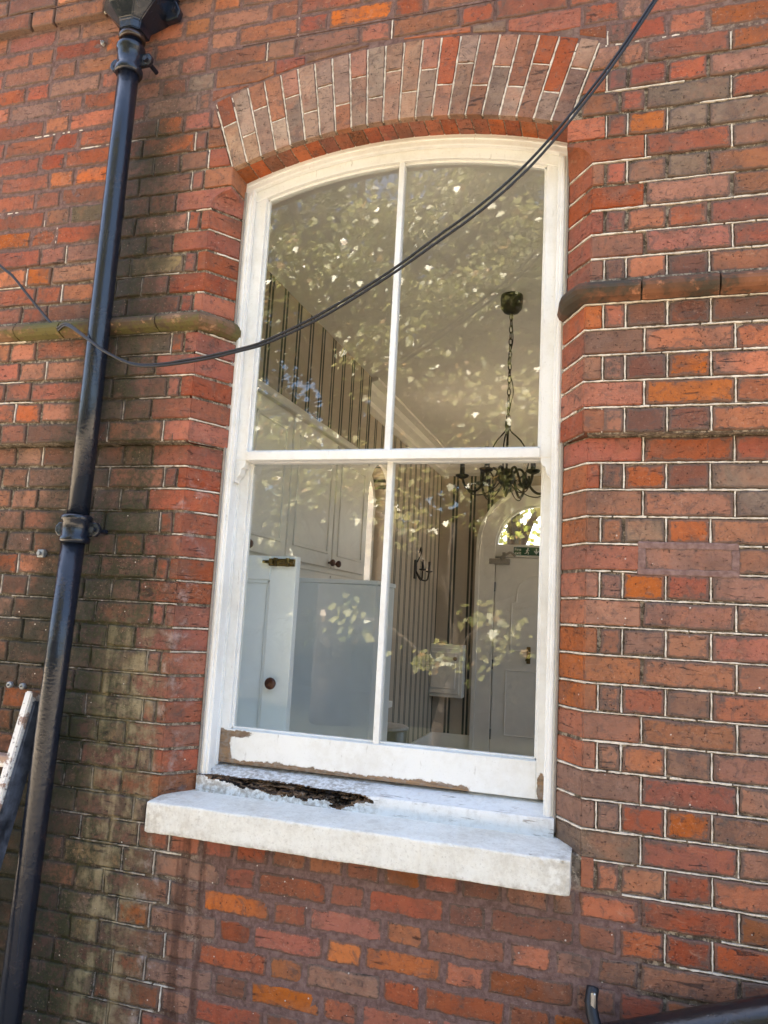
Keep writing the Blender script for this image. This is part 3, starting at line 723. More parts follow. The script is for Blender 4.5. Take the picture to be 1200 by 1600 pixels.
def pane(name, pts, y, parent, flip=False):
    """glazing sheet 3 mm thick: the face toward the street mirrors, the rest is clear"""
    n = len(pts); V = [(p[0], y, p[1]) for p in pts] + [(p[0], y+.003, p[1]) for p in pts]
    F = [list(range(n)), list(range(2*n-1, n-1, -1))] + [(i, (i+1) % n, n+(i+1) % n, n+i) for i in range(n)]
    me = mk(name, V, F, [GLASS, CLEAR], False, [0] + [1]*(n+1))
    if me.polygons[0].normal.y > 0:
        me.flip_normals()
    return link(name, me, parent)
win = tag(empty('sash_window', (XC*C, D_IN*C, -13.2*C)), 'white painted timber sash window with arched head and two panes per sash', 'window')
ZR = lambda r, x: ZARC + math.sqrt(r*r-(x-XC)**2)
def arcboard(bm, r0, r1, hw, y0, y1, n=28, bev=0.0):
    pts = [((XC-hw+2*hw*i/n)*C, ZR(r1, XC-hw+2*hw*i/n)*C) for i in range(n+1)] + [((XC+hw-2*hw*i/n)*C, ZR(r0, XC+hw-2*hw*i/n)*C) for i in range(n+1)]
    prism(bm, pts, 'y', y0*C, y1*C, bev)
frame = empty('box_frame'); frame.parent = win; frame.location = (0, 0, 0)
for s in (1, -1):
    def f(bm):
        a, b = sorted((XC+s*7.0, XC+s*7.9)); bx(bm, (a*C, 1.37*C, -13.35*C), (b*C, 1.64*C, (ZR(R0-.2, XC+7.2))*C), 0.003, 2)
        a, b = sorted((XC+s*7.12, XC+s*7.3)); bx(bm, (a*C, 1.30*C, -13.2*C), (b*C, 1.40*C, 13.3*C), 0.004, 2)
    part('outer_lining', f, PAINT, frame)
    def f(bm):
        a, b = sorted((XC+s*7.13, XC+s*7.9)); bx(bm, (a*C, 1.64*C, -13.3*C), (b*C, 3.1*C, 14.2*C))
        a, b = sorted((XC+s*7.02, XC+s*7.14)); bx(bm, (a*C, 2.19*C, -12.8*C), (b*C, 2.26*C, 13.5*C))
    part('pulley_stile', f, PAINT, frame)
part('head_lining', lambda bm: arcboard(bm, R0-.46, R0+.3, 7.6, 1.36, 1.645, bev=0.003), PAINT, frame)
part('head_bead', lambda bm: arcboard(bm, R0-.22, R0-.10, 7.4, 1.29, 1.37, bev=0.002), PAINT, frame)
part('head_board', lambda bm: prism(bm, [((XC-7.9)*C, 14.05*C)] + [((XC-7.1+14.2*i/16)*C, ZR(R0-.3, XC-7.1+14.2*i/16)*C) for i in range(17)] + [((XC+7.9)*C, 14.05*C), ((XC+7.9)*C, 16.35*C), ((XC-7.9)*C, 16.35*C)], 'y', 1.65*C, 3.1*C), PAINT, frame)
def sash(name, d0, d1, g, zb0, zb1, zt, lower):
    s_ = empty(name); s_.parent = win; s_.location = (0, 0, 0); m = PEEL if lower else PAINT; gd = (d0+d1)/2
    for s in (1, -1):
        def f(bm):
            a, b = sorted((XC+s*g, XC+s*7.11)); top = ZR(R0-.55, XC+6.8) if zt is None else zt
            bx(bm, (a*C, d0*C, zb0*C), (b*C, d1*C, top*C), 0.0025, 2)
            a, b = sorted((XC+s*(g-.1), XC+s*(g+.02))); bx(bm, (a*C, (d0+.2)*C, (zb1-.02)*C), (b*C, (d1-.1)*C, (top-.15)*C), 0.002)
        part('stile', f, m, s_)
    def f(bm):
        bx(bm, ((XC-g-.02)*C, (d0-(.015 if lower else .06))*C, (zb0-.004)*C), ((XC+g+.02)*C, (d1+.01)*C, zb1*C), 0.003, 2)
        bx(bm, ((XC-g)*C, (d0+.2)*C, (zb1-.02)*C), ((XC+g)*C, (d1-.1)*C, (zb1+.1)*C), 0.002)
    part('bottom_rail', f, m, s_)
    if zt is None: part('top_rail', lambda bm: (arcboard(bm, R0-.88, R0-.40, 7.08, d0-.02, d1+.02, bev=0.002), arcboard(bm, R0-.97, R0-.86, g, d0+.2, d1-.1)), m, s_)
    else: part('top_rail', lambda bm: bx(bm, ((XC-g-.02)*C, (d0+.01)*C, (zt-.42)*C), ((XC+g+.02)*C, (d1-.01)*C, (zt-.01)*C), 0.003, 2), m, s_)
    zt2 = ZR(R0-.87, XC+.1) if zt is None else zt-.4
    xb = XC+0.08
    part('glazing_bar', lambda bm: (bx(bm, ((xb-.13)*C, (d0+.04)*C, (zb1-.01)*C), ((xb+.13)*C, (d1-.05)*C, zt2*C), 0.003, 2)), m, s_)
    for s in (1, -1):
        xs = [xb+s*.1, XC+s*(g+.04)]; a, b = min(xs), max(xs)
        if zt is None: top = [(a+(b-a)*i/10, ZR(R0-.86, a+(b-a)*i/10)) for i in range(10, -1, -1)]
        else: top = [(b, zt-.38), (a, zt-.38)]
        pane('pane', [(p[0]*C, p[1]*C) for p in [(a, zb1-.03), (b, zb1-.03)] + top], gd*C+rnd.uniform(0, .001), s_)
    return s_
us = sash('upper_sash', 1.68, 2.18, 6.5, 0.58, 0.98, None, False)
ls = sash('lower_sash', 2.28, 2.82, 6.62, -12.70, -11.28, 1.0, True)
for s in (1, -1):       # moulded horns below the meeting rail
    def f(bm):
        o = [(6.55, .6), (7.08, .6), (7.08, -.42), (6.98, -.42), (6.96, -.30), (6.90, -.18), (6.80, -.08), (6.76, .06), (6.74, .2), (6.62, .26), (6.56, .38)]
        prism(bm, [((XC+s*p[0])*C, p[1]*C) for p in o], 'y', 1.70*C, 2.16*C, 0.0015)
    part('horn', f, PAINT, us)

# rotten timber sill under the sashes
def rot_mat():
    t = NT('rotten_timber'); P = t.pos(); g = t.noise(1.0, 6, 0.7, t.scaled(P, (9, 70, 70))); n = t.noise(45, 5, 0.7, P)
    col = t.mix(t.ramp(g, 0.42, 0.56), (0.24, 0.145, 0.08), (0.016, 0.012, 0.010)); col = t.mix(t.ramp(t.noise(20, 5, 0.7, P), 0.60, 0.66, 0, 0.7), col, (0.30, 0.25, 0.19))
    col = t.mix(t.ramp(n, 0.52, 0.64, 0, 0.75), col, (0.012, 0.009, 0.008))
    t.bsdf(col, 0.95, 0, t.bump(t.math('ADD', g, n), 1.0, 0.006), 0.2); return t.m
def sill_paint():
    t = NT('sill_paint'); P = t.pos(); n1 = t.noise(6, 5, 0.6, P); n2 = t.noise(60, 6, 0.7, P); n3 = t.noise(1.0, 5, 0.65, t.scaled(P, (10, 55, 80)))
    col = t.mix(t.ramp(t.math('ADD', t.math('MULTIPLY', n1, 0.5), t.math('MULTIPLY', n2, 0.5)), 0.45, 0.66), (0.79, 0.785, 0.76), (0.62, 0.60, 0.56))
    col = t.mix(t.ramp(n3, 0.60, 0.66, 0, 0.7), col, (0.24, 0.20, 0.16))
    xx = t.math('DIVIDE', t.xyz()[0], C); st = t.math('MULTIPLY', t.ramp(xx, -8.5, -10.5), t.ramp(n2, 0.40, 0.62)); col = t.mix(t.math('MULTIPLY', st, 0.7), col, (0.30, 0.25, 0.19))
    t.bsdf(col, 0.6, 0, t.bump(t.math('ADD', n2, n3), 0.6, 0.003), 0.4); return t.m
ROT, SILLP = rot_mat(), sill_paint()
def timber_sill():
    key = [(3.0, -12.70), (2.0, -12.92), (1.35, -13.08)] + [(1.18-.05*math.sin(a), -13.18+.1*math.cos(a)) for a in (0.0, .5, 1.0, 1.57)] + [(1.13, -13.80)]
    prof, arc, s0 = [], [], 0.0
    for (d0, z0), (d1, z1) in zip(key, key[1:]):
        L = math.hypot(d1-d0, z1-z0); n = max(1, int(L/.028))
        for i in range(n): prof.append((d0+(d1-d0)*i/n, z0+(z1-z0)*i/n)); arc.append(s0+L*i/n)
        s0 += L
    prof.append(key[-1]); arc.append(s0)
    sn = math.hypot(1.0, .22)+math.hypot(.65, .16)+.12          # arc length at the nosing
    nx = 560; x0, x1 = XC-HALF_IN+.06, XC+HALF_IN-.02; V, F, MI, msk = [], [], [], []
    r2 = random.Random(5); ph = [r2.uniform(0, 6) for _ in range(12)]
    from mathutils import noise as mn
    for j, (d, z) in enumerate(prof):
        for i in range(nx+1):
            x = x0+(x1-x0)*i/nx; u = (x+16.75)/7.5
            nz = mn.fractal(Vector((x*1.3, arc[j]*2.2, 3.1)), .8, 2.0, 5); nf = mn.fractal(Vector((x*5, arc[j]*9, 7.7)), .7, 2.0, 4)
            cen = sn-.02+.30*max(0, min(1, u)); half = .30+.06*math.sin(x*2.1+ph[0])
            m = -1.0
            if -.02 < u < 1.03:
                m = half*min(1, 3.2*(u+.06), 5*(1.05-u)) - abs(arc[j]-cen) + .17*nz + .05*nf
            msk.append(m); dep = max(0, min(1, m*7))
            sh = dep*(.30+.22*nz+.16*nf+.10*math.sin(arc[j]*40+x)) if m > 0 else 0
            k = min(1, max(0, (arc[j]-sn+.25)/.2))            # inward: down on the slope, back on the face
            V.append((x*C, (d+sh*1.25*k+sh*.1)*C, (z-sh*.55*(1-k)+.004*nf)*C))
    n = nx+1
    for j in range(len(prof)-1):
        for i in range(nx):
            f = (j*n+i, j*n+i+1, (j+1)*n+i+1, (j+1)*n+i); F.append(f); MI.append(1 if max(msk[q] for q in f) > -.012 else 0)
    return mk('timber_sill', V, F, [SILLP, ROT], False, MI)
tag(link('timber_sill', timber_sill(), win), label='timber sill with a long black rotten hole at its left end')
part('window_board', lambda bm: bx(bm, ((XC-9.0)*C, 3.0*C, -12.95*C), ((XC+9.0)*C, 5.0*C, -12.62*C), 0.004), PAINT, win)
MASTIC = simple('grey_mastic', (0.30, 0.26, 0.22), 0.9)
for s in (1, -1): part('putty_seal', lambda bm: bx(bm, ((XC+s*7.42-.05)*C, 1.25*C, -13.6*C), ((XC+s*7.42+.05)*C, 1.36*C, 13.4*C), 0.002), MASTIC, win)

# painted stone sill
def stone_mat():
    t = NT('painted_stone'); P = t.pos(); n1 = t.noise(5, 6, 0.65, P); n2 = t.noise(55, 6, 0.7, P); n3 = t.noise(22, 5, 0.6, P)
    x, z = t.xyz()[0], t.xyz()[2]; xc = t.math('DIVIDE', x, C)
    col = t.mix(t.ramp(t.math('ADD', t.math('MULTIPLY', n1, 0.6), t.math('MULTIPLY', n2, 0.4)), 0.42, 0.7), (0.80, 0.77, 0.69), (0.60, 0.55, 0.46))
    flake = t.ramp(t.math('ADD', t.math('MULTIPLY', n3, 0.8), t.math('MULTIPLY', n2, 0.2)), 0.655, 0.675)
    flake = t.math('MULTIPLY', flake, t.ramp(xc, -7, -3, 0.3, 1.0))
    col = t.mix(t.math('MULTIPLY', flake, 0.75), col, (0.34, 0.29, 0.22))
    grit = t.ramp(t.noise(130, 4, 0.65, P), 0.55, 0.72, 0, 0.45); col = t.mix(grit, col, (0.42, 0.38, 0.32))
    st = t.noise(1.0, 5, 0.6, t.scaled(P, (14, 14, 3))); col = t.mix(t.ramp(st, 0.55, 0.75, 0, 0.4), col, (0.50, 0.44, 0.35))
    zc = t.math('DIVIDE', z, C); ends = t.math('MAXIMUM', t.ramp(xc, -16.6, -17.8), t.ramp(xc, -2.9, -1.5))
    gr = t.math('MULTIPLY', t.math('MAXIMUM', ends, t.ramp(zc, -14.75, -15.05)), t.ramp(t.math('ADD', t.math('MULTIPLY', n3, .6), t.math('MULTIPLY', n2, .4)), 0.42, 0.62)); col = t.mix(t.math('MULTIPLY', gr, 0.6), col, (0.36, 0.30, 0.22))
    h = t.math('SUBTRACT', t.math('ADD', n1, n2), t.math('MULTIPLY', flake, 0.8))
    t.bsdf(col, 0.75, 0, t.bump(h, 0.6, 0.004), 0.35); return t.m
STONE = stone_mat()
def stone_sill():
    bm = bmesh.new(); xs0, xs1 = XC-8.36, XC+8.12; n = 110
    prof = [(1.5, -13.72), (0.6, -13.775), (-.3, -13.83), (-.86, -13.87), (-.91, -13.90), (-.925, -13.96), (-.92, -14.5), (-.92, -14.99), (-.895, -15.035), (-.6, -15.05), (0.3, -15.02)]
    rr = random.Random(3); rings = []
    for i in range(n+1):
        t = i/n; e = min(i, n-i); x = xs0+(xs1-xs0)*t
        sh = 0.03 if e == 0 else 0.0
        rings.append([bm.verts.new((x*C, (d+sh*(1 if d < 0 else 0)+.008*math.sin(x*2.3+z*9)+rr.uniform(-.006, .006))*C, (z+rr.uniform(-.008, .008)+.008*math.sin(x*1.7+d*3)-(sh*.6 if z > -14.4 else -sh*.6))*C)) for d, z in prof])
    m = len(prof)
    for a, b in zip(rings, rings[1:]):
        for j in range(m-1): bm.faces.new((a[j], a[j+1], b[j+1], b[j]))
    bm.faces.new(rings[0]); bm.faces.new(rings[-1][::-1])
    return bm_mesh('window_sill', bm, STONE)
tag(link('window_sill', stone_sill(), None, (0, 0, 0)), 'thick white painted stone sill with chipped right end below the sash window', 'window sill')

# ------------------------------------------------------------------ downpipe
def iron_mat(name, col, rust=0.3):
    t = NT(name); P = t.pos(); n1 = t.noise(7, 5, 0.6, P); n2 = t.noise(80, 5, 0.65, P); st = t.noise(1.0, 4, 0.6, t.scaled(P, (40, 40, 2.5)))
    c2 = t.mix(t.ramp(t.math('ADD', t.math('MULTIPLY', n1, .6), t.math('MULTIPLY', n2, .4)), 0.52, 0.68, 0, rust), col, (0.07, 0.04, 0.025))
    c2 = t.mix(t.ramp(st, 0.6, 0.75, 0, 0.35), c2, tuple(min(1, c*2+.018) for c in col))  # paler streaks painted in to suggest highlights on the gloss
    t.bsdf(c2, t.ramp(t.math('ADD', n1, t.math('MULTIPLY', st, .5)), 0.5, 0.95, 0.08, 0.24), 0, t.bump(t.math('ADD', n1, t.math('MULTIPLY', n2, .3)), 0.5, 0.008), 0.5); return t.m
IRON = iron_mat('black_gloss_iron', (0.008, 0.011, 0.019), 0.25)
dp = tag(empty('downpipe', (-22.6*C, -1.0*C, -2.1)), 'glossy black cast iron downpipe with hopper head left of the window', 'downpipe')
def seg(a, b, r, n=24): return lambda bm: tube(bm, [Vector(a)*C + (Vector(b)-Vector(a))*C*t for t in (0, .25, .5, .75, 1)], r*C, n)
part('pipe_length', seg((-22.38, -1, 21.0), (-22.56, -1, -2.6), .48), IRON, dp, True)
part('pipe_length', seg((-22.62, -1.02, -2.9), (-23.35, -1.05, -27.2), .50), IRON, dp, True)
def collar(c, r, h):
    def f(bm):
        cx, cy, cz = [q*C for q in c]
        lathe(bm, [(r*C*.9, -h*C), (r*C*1.02, -h*C), (r*C*1.12, -h*.85*C), (r*C*1.12, -h*.62*C), (r*C*1.0, -h*.5*C), (r*C*1.0, h*.5*C), (r*C*1.13, h*.62*C), (r*C*1.16, h*.85*C), (r*C*1.04, h*C), (r*C*.9, h*C)], (cx, cy, cz), 28)
    return f
for c, h in (((-22.6, -1, -3.0), .62), ((-22.4, -1, 19.4), .75)):
    o = part('socket', collar(c, .58, h), IRON, dp, True)
    for s in (1, -1):
        def f(bm):
            x = (c[0]+s*.72)*C
            prism(bm, [(x-.02*C*10*0-.45*C, c[2]*C-.32*C), (x+.25*C, c[2]*C-.30*C), (x+.42*C, c[2]*C-.1*C), (x+.42*C, c[2]*C+.12*C), (x+.25*C, c[2]*C+.32*C), (x-.45*C, c[2]*C+.34*C)] if s > 0 else
                      [(x+.45*C, c[2]*C-.32*C), (x-.25*C, c[2]*C-.30*C), (x-.42*C, c[2]*C-.1*C), (x-.42*C, c[2]*C+.12*C), (x-.25*C, c[2]*C+.32*C), (x+.45*C, c[2]*C+.34*C)], 'y', -.95*C, -.72*C, .004, 2)
            tube(bm, [(x+s*.1*C, .0, c[2]*C), (x+s*.12*C, -.72*C, c[2]*C)], .11*C, 12)
            tube(bm, [(x+s*.12*C, -.93*C, c[2]*C), (x+s*.12*C, -1.06*C, c[2]*C)], .13*C, 8)
        part('ear', f, IRON, o)
def hopper(bm):
    cx = -22.38; L = [(20.75, .56, .56, 1.0), (21.15, .6, .6, 1.0), (21.2, .66, .66, 1.0), (21.85, 1.28, 1.05, .9), (21.95, 1.42, 1.1, .9), (22.7, 1.5, 1.12, .9), (22.8, 1.66, 1.22, .85), (23.1, 1.7, 1.25, .85), (25.6, 2.0, 1.35, .8)]
    rings = []
    for z, hx, hy, ch in L:
        k = .45*hx; cy = -max(1.0, hy-.05)
        pts = [(-hx, hy), (-hx, -hy+k), (-hx+k, -hy), (hx-k, -hy), (hx, -hy+k), (hx, hy)]
        rings.append([bm.verts.new(((cx+p[0])*C, (cy+p[1])*C, z*C)) for p in pts])
    for a, b in zip(rings, rings[1:]):
        for i in range(6): bm.faces.new((a[i], a[(i+1) % 6], b[(i+1) % 6], b[i]))
    bm.faces.new(rings[0]); bm.faces.new(rings[-1])
    bmesh.ops.recalc_face_normals(bm, faces=bm.faces)
    bmesh.ops.bevel(bm, geom=list(bm.edges), offset=0.003, segments=2, affect='EDGES', clamp_overlap=True)
hp = part('hopper_head', hopper, IRON, dp)
part('lug', lambda bm: (prism(bm, [(-21.0*C, 21.6*C), (-20.35*C, 21.7*C), (-20.25*C, 22.1*C), (-20.5*C, 22.6*C), (-21.0*C, 22.7*C)], 'y', -.55*C, -.2*C, .004, 2), tube(bm, [(-20.55*C, -.1*C, 22.1*C), (-20.55*C, -.75*C, 22.1*C)], .14*C, 10)), IRON, hp)
part('outlet_band', lambda bm: lathe(bm, [(.5*C, -.14*C), (.6*C, -.12*C), (.62*C, 0), (.6*C, .12*C), (.5*C, .14*C)], (-22.39*C, -1*C, 20.55*C), 24), iron_mat('rusty_iron', (0.03, 0.018, 0.014), 0.8), hp, True)

# ------------------------------------------------------------------ cables
CABLE = simple('black_cable_sheath', (0.007, 0.007, 0.009), 0.5, 0, 60, 0.2)
ca = [(1.99, -0.9, 19.35), (1.11, -0.9, 17.9), (-0.78, -1.1, 14.89), (-3.1, -1.3, 11.91), (-4.98, -1.5, 10.04), (-6.91, -1.6, 8.63), (-8.89, -1.7, 7.22), (-11.45, -1.8, 5.75), (-13.59, -1.85, 4.81), (-14.83, -1.9, 4.46), (-16.99, -1.95, 4.11), (-19.4, -2.0, 3.96), (-21.07, -2.0, 4.55), (-22.48, -1.8, 5.43), (-24.1, -1.2, 6.39), (-24.95, -0.85, 6.37)]
cb = [(2.12, -0.9, 19.32), (1.21, -0.9, 17.82), (-0.63, -1.1, 14.82), (-2.95, -1.3, 11.73), (-4.87, -1.5, 9.81), (-6.8, -1.6, 8.41), (-8.78, -1.7, 7.06), (-11.33, -1.8, 5.58), (-13.47, -1.85, 4.67), (-14.73, -1.9, 4.34), (-16.91, -1.95, 3.97), (-19.33, -2.0, 3.87), (-20.99, -2.0, 4.49), (-22.4, -1.8, 5.34), (-24.02, -1.2, 6.26), (-24.86, -0.8, 6.24)]
cl = [(-46, -.5, 25.5), (-40, -.5, 19.2), (-34, -.55, 13.8), (-31.68, -0.6, 12.01), (-28.98, -0.6, 9.91), (-28.12, -0.6, 9.28), (-27.02, -0.6, 8.18), (-26.16, -0.6, 7.33), (-25.53, -0.7, 6.77), (-24.95, -0.75, 6.29)]
up = [(8.5, -.5, 30.0), (5.0, -.7, 24.3)]
for pts, r, lab in ((up + ca, .0042, 'upper of two thin black cables sagging across the sash window'), (up + cb, .0042, 'lower of two thin black cables sagging across the sash window'), (cl, .005, 'short black cable coming down to the mossy moulding left of the downpipe')):
    bm = bmesh.new(); q = [Vector(p)*C for p in catmull(pts, 8)]
    if pts[0] == up[0] and 'lower' in lab: q = [v+Vector((0, -.006, 0)) for v in q]
    tube(bm, q, r, 8); tag(link('cable', bm_mesh('cable', bm, CABLE, True), None, (0, 0, 0)), lab, 'cable', 'black cables on the wall')

# ------------------------------------------------------------------ ladder
def ladder_mat():
    t = NT('paint_spattered_aluminium'); P = t.pos(); n1 = t.noise(16, 6, 0.65, P); n2 = t.noise(70, 5, 0.6, P)
    col = t.mix(t.ramp(n1, 0.50, 0.56), (0.74, 0.69, 0.62), (0.34, 0.22, 0.16)); col = t.mix(t.ramp(n2, 0.58, 0.64, 0, 0.8), col, (0.13, 0.09, 0.07))
    t.bsdf(col, 0.5, 0, t.bump(n1, 0.4, 0.004)); return t.m
LADM = ladder_mat()
lad = tag(empty('ladder', (-26.6*C, -4.7*C, -2.1)), 'paint spattered old ladder leaning on the wall beside the downpipe foot', 'ladder')
lt, lb = Vector((-24.15, -.5, -10.15))*C, Vector((-24.45, -4.75, -27.25))*C; ld = (lt-lb).normalized(); ly = Vector((1, 0, 0)).cross(ld).normalized()
def beam(bm, a, b, hx, hy, bev=.004):
    ax = (b-a).normalized(); X = Vector((1, 0, 0)); Y = ax.cross(X).normalized(); X = Y.cross(ax).normalized()
    vs = [bm.verts.new(p + X*sx*hx + Y*sy*hy) for p in (a, b) for sx, sy in ((-1, -1), (1, -1), (1, 1), (-1, 1))]
    fs = [bm.faces.new([vs[i] for i in f]) for f in ((0, 1, 2, 3), (7, 6, 5, 4), (0, 4, 5, 1), (1, 5, 6, 2), (2, 6, 7, 3), (3, 7, 4, 0))]
    bmesh.ops.recalc_face_normals(bm, faces=fs); bmesh.ops.bevel(bm, geom=list({e for f in fs for e in f.edges}), offset=bev, segments=2, affect='EDGES')
dx = Vector((-4.9*C, 0, 0))
for o in (Vector((0, 0, 0)), dx): part('stile', lambda bm: beam(bm, lb+o, lt+o, .014, .036), LADM, lad)
part('side_strip', lambda bm: beam(bm, lb+Vector((.019, .008, 0)), lt+Vector((.019, .008, -.03)), .0052, .036), simple('blue_black_side', (0.09, 0.10, 0.125), 0.4, 0, 25, 0.45), lad)  # thin strip makes the stile's right side dark blue-grey
for i in range(5):
    p = lt - ld*(0.22+.27*i); part('rung', lambda bm: beam(bm, p + Vector((-.012, 0, 0)), p+dx+Vector((.012, 0, 0)), .016, .016) if False else bx(bm, (p.x+dx.x+.01, p.y-.02, p.z-.02), (p.x-.01, p.y+.02, p.z+.018), .005, 2), LADM, lad)
def lug(bm):
    p = lt - ld*.56 + Vector((.018, -.01, 0)); tube(bm, [p+Vector((0, .012*math.cos(a), .022*math.sin(a))) for a in [i*math.pi/8 for i in range(17)]], .004, 8)
part('hook', lug, simple('steel', (0.45, 0.45, 0.46), 0.35, 0.9), lad)

# ------------------------------------------------------------------ sloping pipe, strap and small fixings
bp = tag(empty('waste_pipe', (0.5*C, -1*C, -18.9*C)), 'thick black pipe rising to the right along the foot of the wall', 'pipe')
part('pipe_length', lambda bm: tube(bm, [(-1.6*C, -1.1*C, -19.95*C), (0.86*C, -1.15*C, -19.02*C), (4.6*C, -1.25*C, -17.62*C), (13*C, -1.4*C, -14.45*C)], .72*C, 28), iron_mat('black_pipe', (0.012, 0.012, 0.014), 0.1), bp, True)
st = tag(empty('pipe_strap', (-.6*C, -.3*C, -18.8*C)), 'black strap with a bright steel loop at the foot of the wall', 'strap')
part('strap', lambda bm: tube(bm, [Vector(p)*C for p in catmull([(-.62, -.2, -18.0), (-.66, -.5, -18.4), (-.5, -.8, -18.9), (-.1, -1.2, -19.2), (.4, -1.6, -19.3)], 6)], [.016]*24+[.020], 10), CABLE, st, True)
part('steel_loop', lambda bm: bx(bm, (-.68*C, -.72*C, -18.75*C), (-.50*C, -.62*C, -17.95*C), .005, 2), simple('bright_steel', (0.55, 0.52, 0.48), 0.3, 1.0), st)
ZINC = simple('zinc', (0.36, 0.37, 0.37), 0.5, 0.6, 50, 0.2)
def fixing(x, z, lab, r=.011):
    bm = bmesh.new(); lathe(bm, [(r*C*13*.09, .01), (r, .004), (r, -.006), (r*.75, -.009), (r*.35, -.009), (r*.3, -.004)], (x*C, -.006, z*C), 12, 'y'); lathe(bm, [(r*.3, -.003), (r*.28, -.016), (.001, -.017)], (x*C, -.006, z*C), 8, 'y')
    tag(link('wall_fixing', bm_mesh('wall_fixing', bm, ZINC), None, (0, 0, 0)), lab, 'wall plug', 'metal fixings in the brickwork')
fixing(-25.95, -9.97, 'left of two round grey fixings in the brickwork above the ladder'); fixing(-25.25, -9.98, 'right of two round grey fixings in the brickwork above the ladder')
fixing(-24.82, 21.51, 'small round fixing in the brickwork left of the hopper outlet', .009)
bm = bmesh.new(); bx(bm, (-25.25*C, -.012, -4.22*C), (-24.9*C, .01, -3.86*C), .003, 2); tube(bm, [(-25.08*C, 0, -4.04*C), (-25.08*C, -.022, -4.04*C)], .007, 8)
tag(link('wall_fixing', bm_mesh('wall_fixing', bm, ZINC), None, (0, 0, 0)), 'square grey bolt plate in the brickwork left of the pipe socket', 'wall plug', 'metal fixings in the brickwork')
bm = bmesh.new(); bx(bm, (-26.0*C, -.016, 2.6*C), (-25.76*C, .01, 2.98*C), .004, 2)
tag(link('wall_fixing', bm_mesh('wall_fixing', bm, ZINC), None, (0, 0, 0)), 'small pale cable clip below the mossy moulding left of the downpipe', 'wall plug', 'metal fixings in the brickwork')
# ------------------------------------------------------------------ the room behind the glass
XL0, XL, XR, YI, YM, YB, ZF, ZCE = -1.72, -1.84, 1.7, 0.362, 2.88, 5.8, -1.8, 1.25
def paper_mat(name, axis, pitch, off):
    t = NT(name); P = t.pos(); v = t.xyz()[axis]; n = t.noise(30, 4, 0.6, P)
    u = t.math('FRACT', t.math('ADD', t.math('DIVIDE', v, pitch), off))
    def line(c, hw): return t.ramp(t.math('ABSOLUTE', t.math('SUBTRACT', u, c)), hw, hw*.75)
    s = t.math('MAXIMUM', line(.40, .07), line(.60, .07))
    col = t.mix(n, (0.42, 0.36, 0.285), (0.48, 0.41, 0.325))
    col = t.mix(t.ramp(t.math('ABSOLUTE', t.math('SUBTRACT', u, .5)), .05, .03), col, (0.52, 0.45, 0.36))
    col = t.mix(s, col, (0.035, 0.045, 0.035)); t.bsdf(col, 0.75, 0, None, 0.3); return t.m
PAPER_Y = paper_mat('striped_wallpaper_side', 1, 0.185, .1); PAPER_X = paper_mat('striped_wallpaper_end', 0, 0.19, .32)
TRIM = simple('cream_gloss_trim', (0.77, 0.735, 0.67), 0.4, 0, 12, 0.03, 0.04)
CEIL = simple('ceiling_paint', (0.81, 0.775, 0.715), 0.85, 0, 6, 0.03, 0.04); FLOOR = simple('pale_carpet', (0.42, 0.36, 0.29), 0.5, 0, 9, 0.2)
def slab(name, a, b, mat, kind=None, label=None, cat=None):
    bm = bmesh.new(); bx(bm, a, b); o = link(name, bm_mesh(name, bm, mat), None, (0, 0, 0)); return tag(o, label, cat, None, kind)
slab('floor', (XL-.5, YI, ZF-.2), (XR+.4, YB+.4, ZF), FLOOR, 'structure')
slab('ceiling', (XL-.45, YI-.001, ZCE), (XR+.35, YB+.35, ZCE+.2), CEIL, 'structure')
def arch_wall(bm, u0, u1, z0, z1, c, r, zb, zs, t0, t1, axis):
    """wall with a round-headed opening centred at c; axis 'y' or 'x' is its thickness"""
    n = 16; arc = [(c-r*math.cos(math.pi*i/n), zs+r*math.sin(math.pi*i/n)) for i in range(n+1)]
    prism(bm, [(u0, z0), (c-r, z0), (c-r, z1), (u0, z1)], axis, t0, t1); prism(bm, [(c+r, z0), (u1, z0), (u1, z1), (c+r, z1)], axis, t0, t1)
    for a, b in zip(arc, arc[1:]): prism(bm, [a, b, (b[0], z1), (a[0], z1)], axis, t0, t1)
    if zb > z0: prism(bm, [(c-r, z0), (c+r, z0), (c+r, zb), (c-r, zb)], axis, t0, t1)
def raw(name, fn, mat, label, cat):
    bm = bmesh.new(); fn(bm); bmesh.ops.remove_doubles(bm, verts=bm.verts, dist=1e-5)
    return tag(link(name, bm_mesh(name, bm, mat), None, (0, 0, 0)), label, cat)
raw('papered_wall', lambda bm: bx(bm, (XL0-.3, YI, ZF), (XL0, YM, ZCE)), PAPER_Y, 'green striped papered wall above the fitted cupboards inside', 'wall')
WCY, WR = 3.53, .32
raw('papered_wall', lambda bm: arch_wall(bm, YM, YB+.3, ZF, ZCE, WCY, WR, -1.14, .42, XL-.28, XL, 'x'), PAPER_Y, 'narrow looking striped papered side wall holding the wall sconce inside', 'wall')
DCX, DR, ZSP, ZDT = -.783, .473, .328, .211
raw('papered_wall', lambda bm: arch_wall(bm, XL, XR+.3, ZF, ZCE, DCX, DR, ZF, ZSP, YB, YB+.3, 'y'), PAPER_X, 'striped papered end wall round the arched door inside', 'wall')
# right-hand wall, out of view, with two tall openings added to light the room
def rwall(bm):
    for y0, y1 in ((YI, 2.3), (3.2, 3.6), (5.3, YB+.3)): bx(bm, (XR, y0, ZF), (XR+.3, y1, ZCE))
    for y0, y1 in ((2.3, 3.2), (3.6, 5.3)): bx(bm, (XR, y0, ZF), (XR+.3, y1, -1.1)); bx(bm, (XR, y0, 1.12), (XR+.3, y1, ZCE))
raw('papered_wall', rwall, PAPER_Y, 'unseen papered wall on the right inside, its tall openings added to light the room', 'wall')

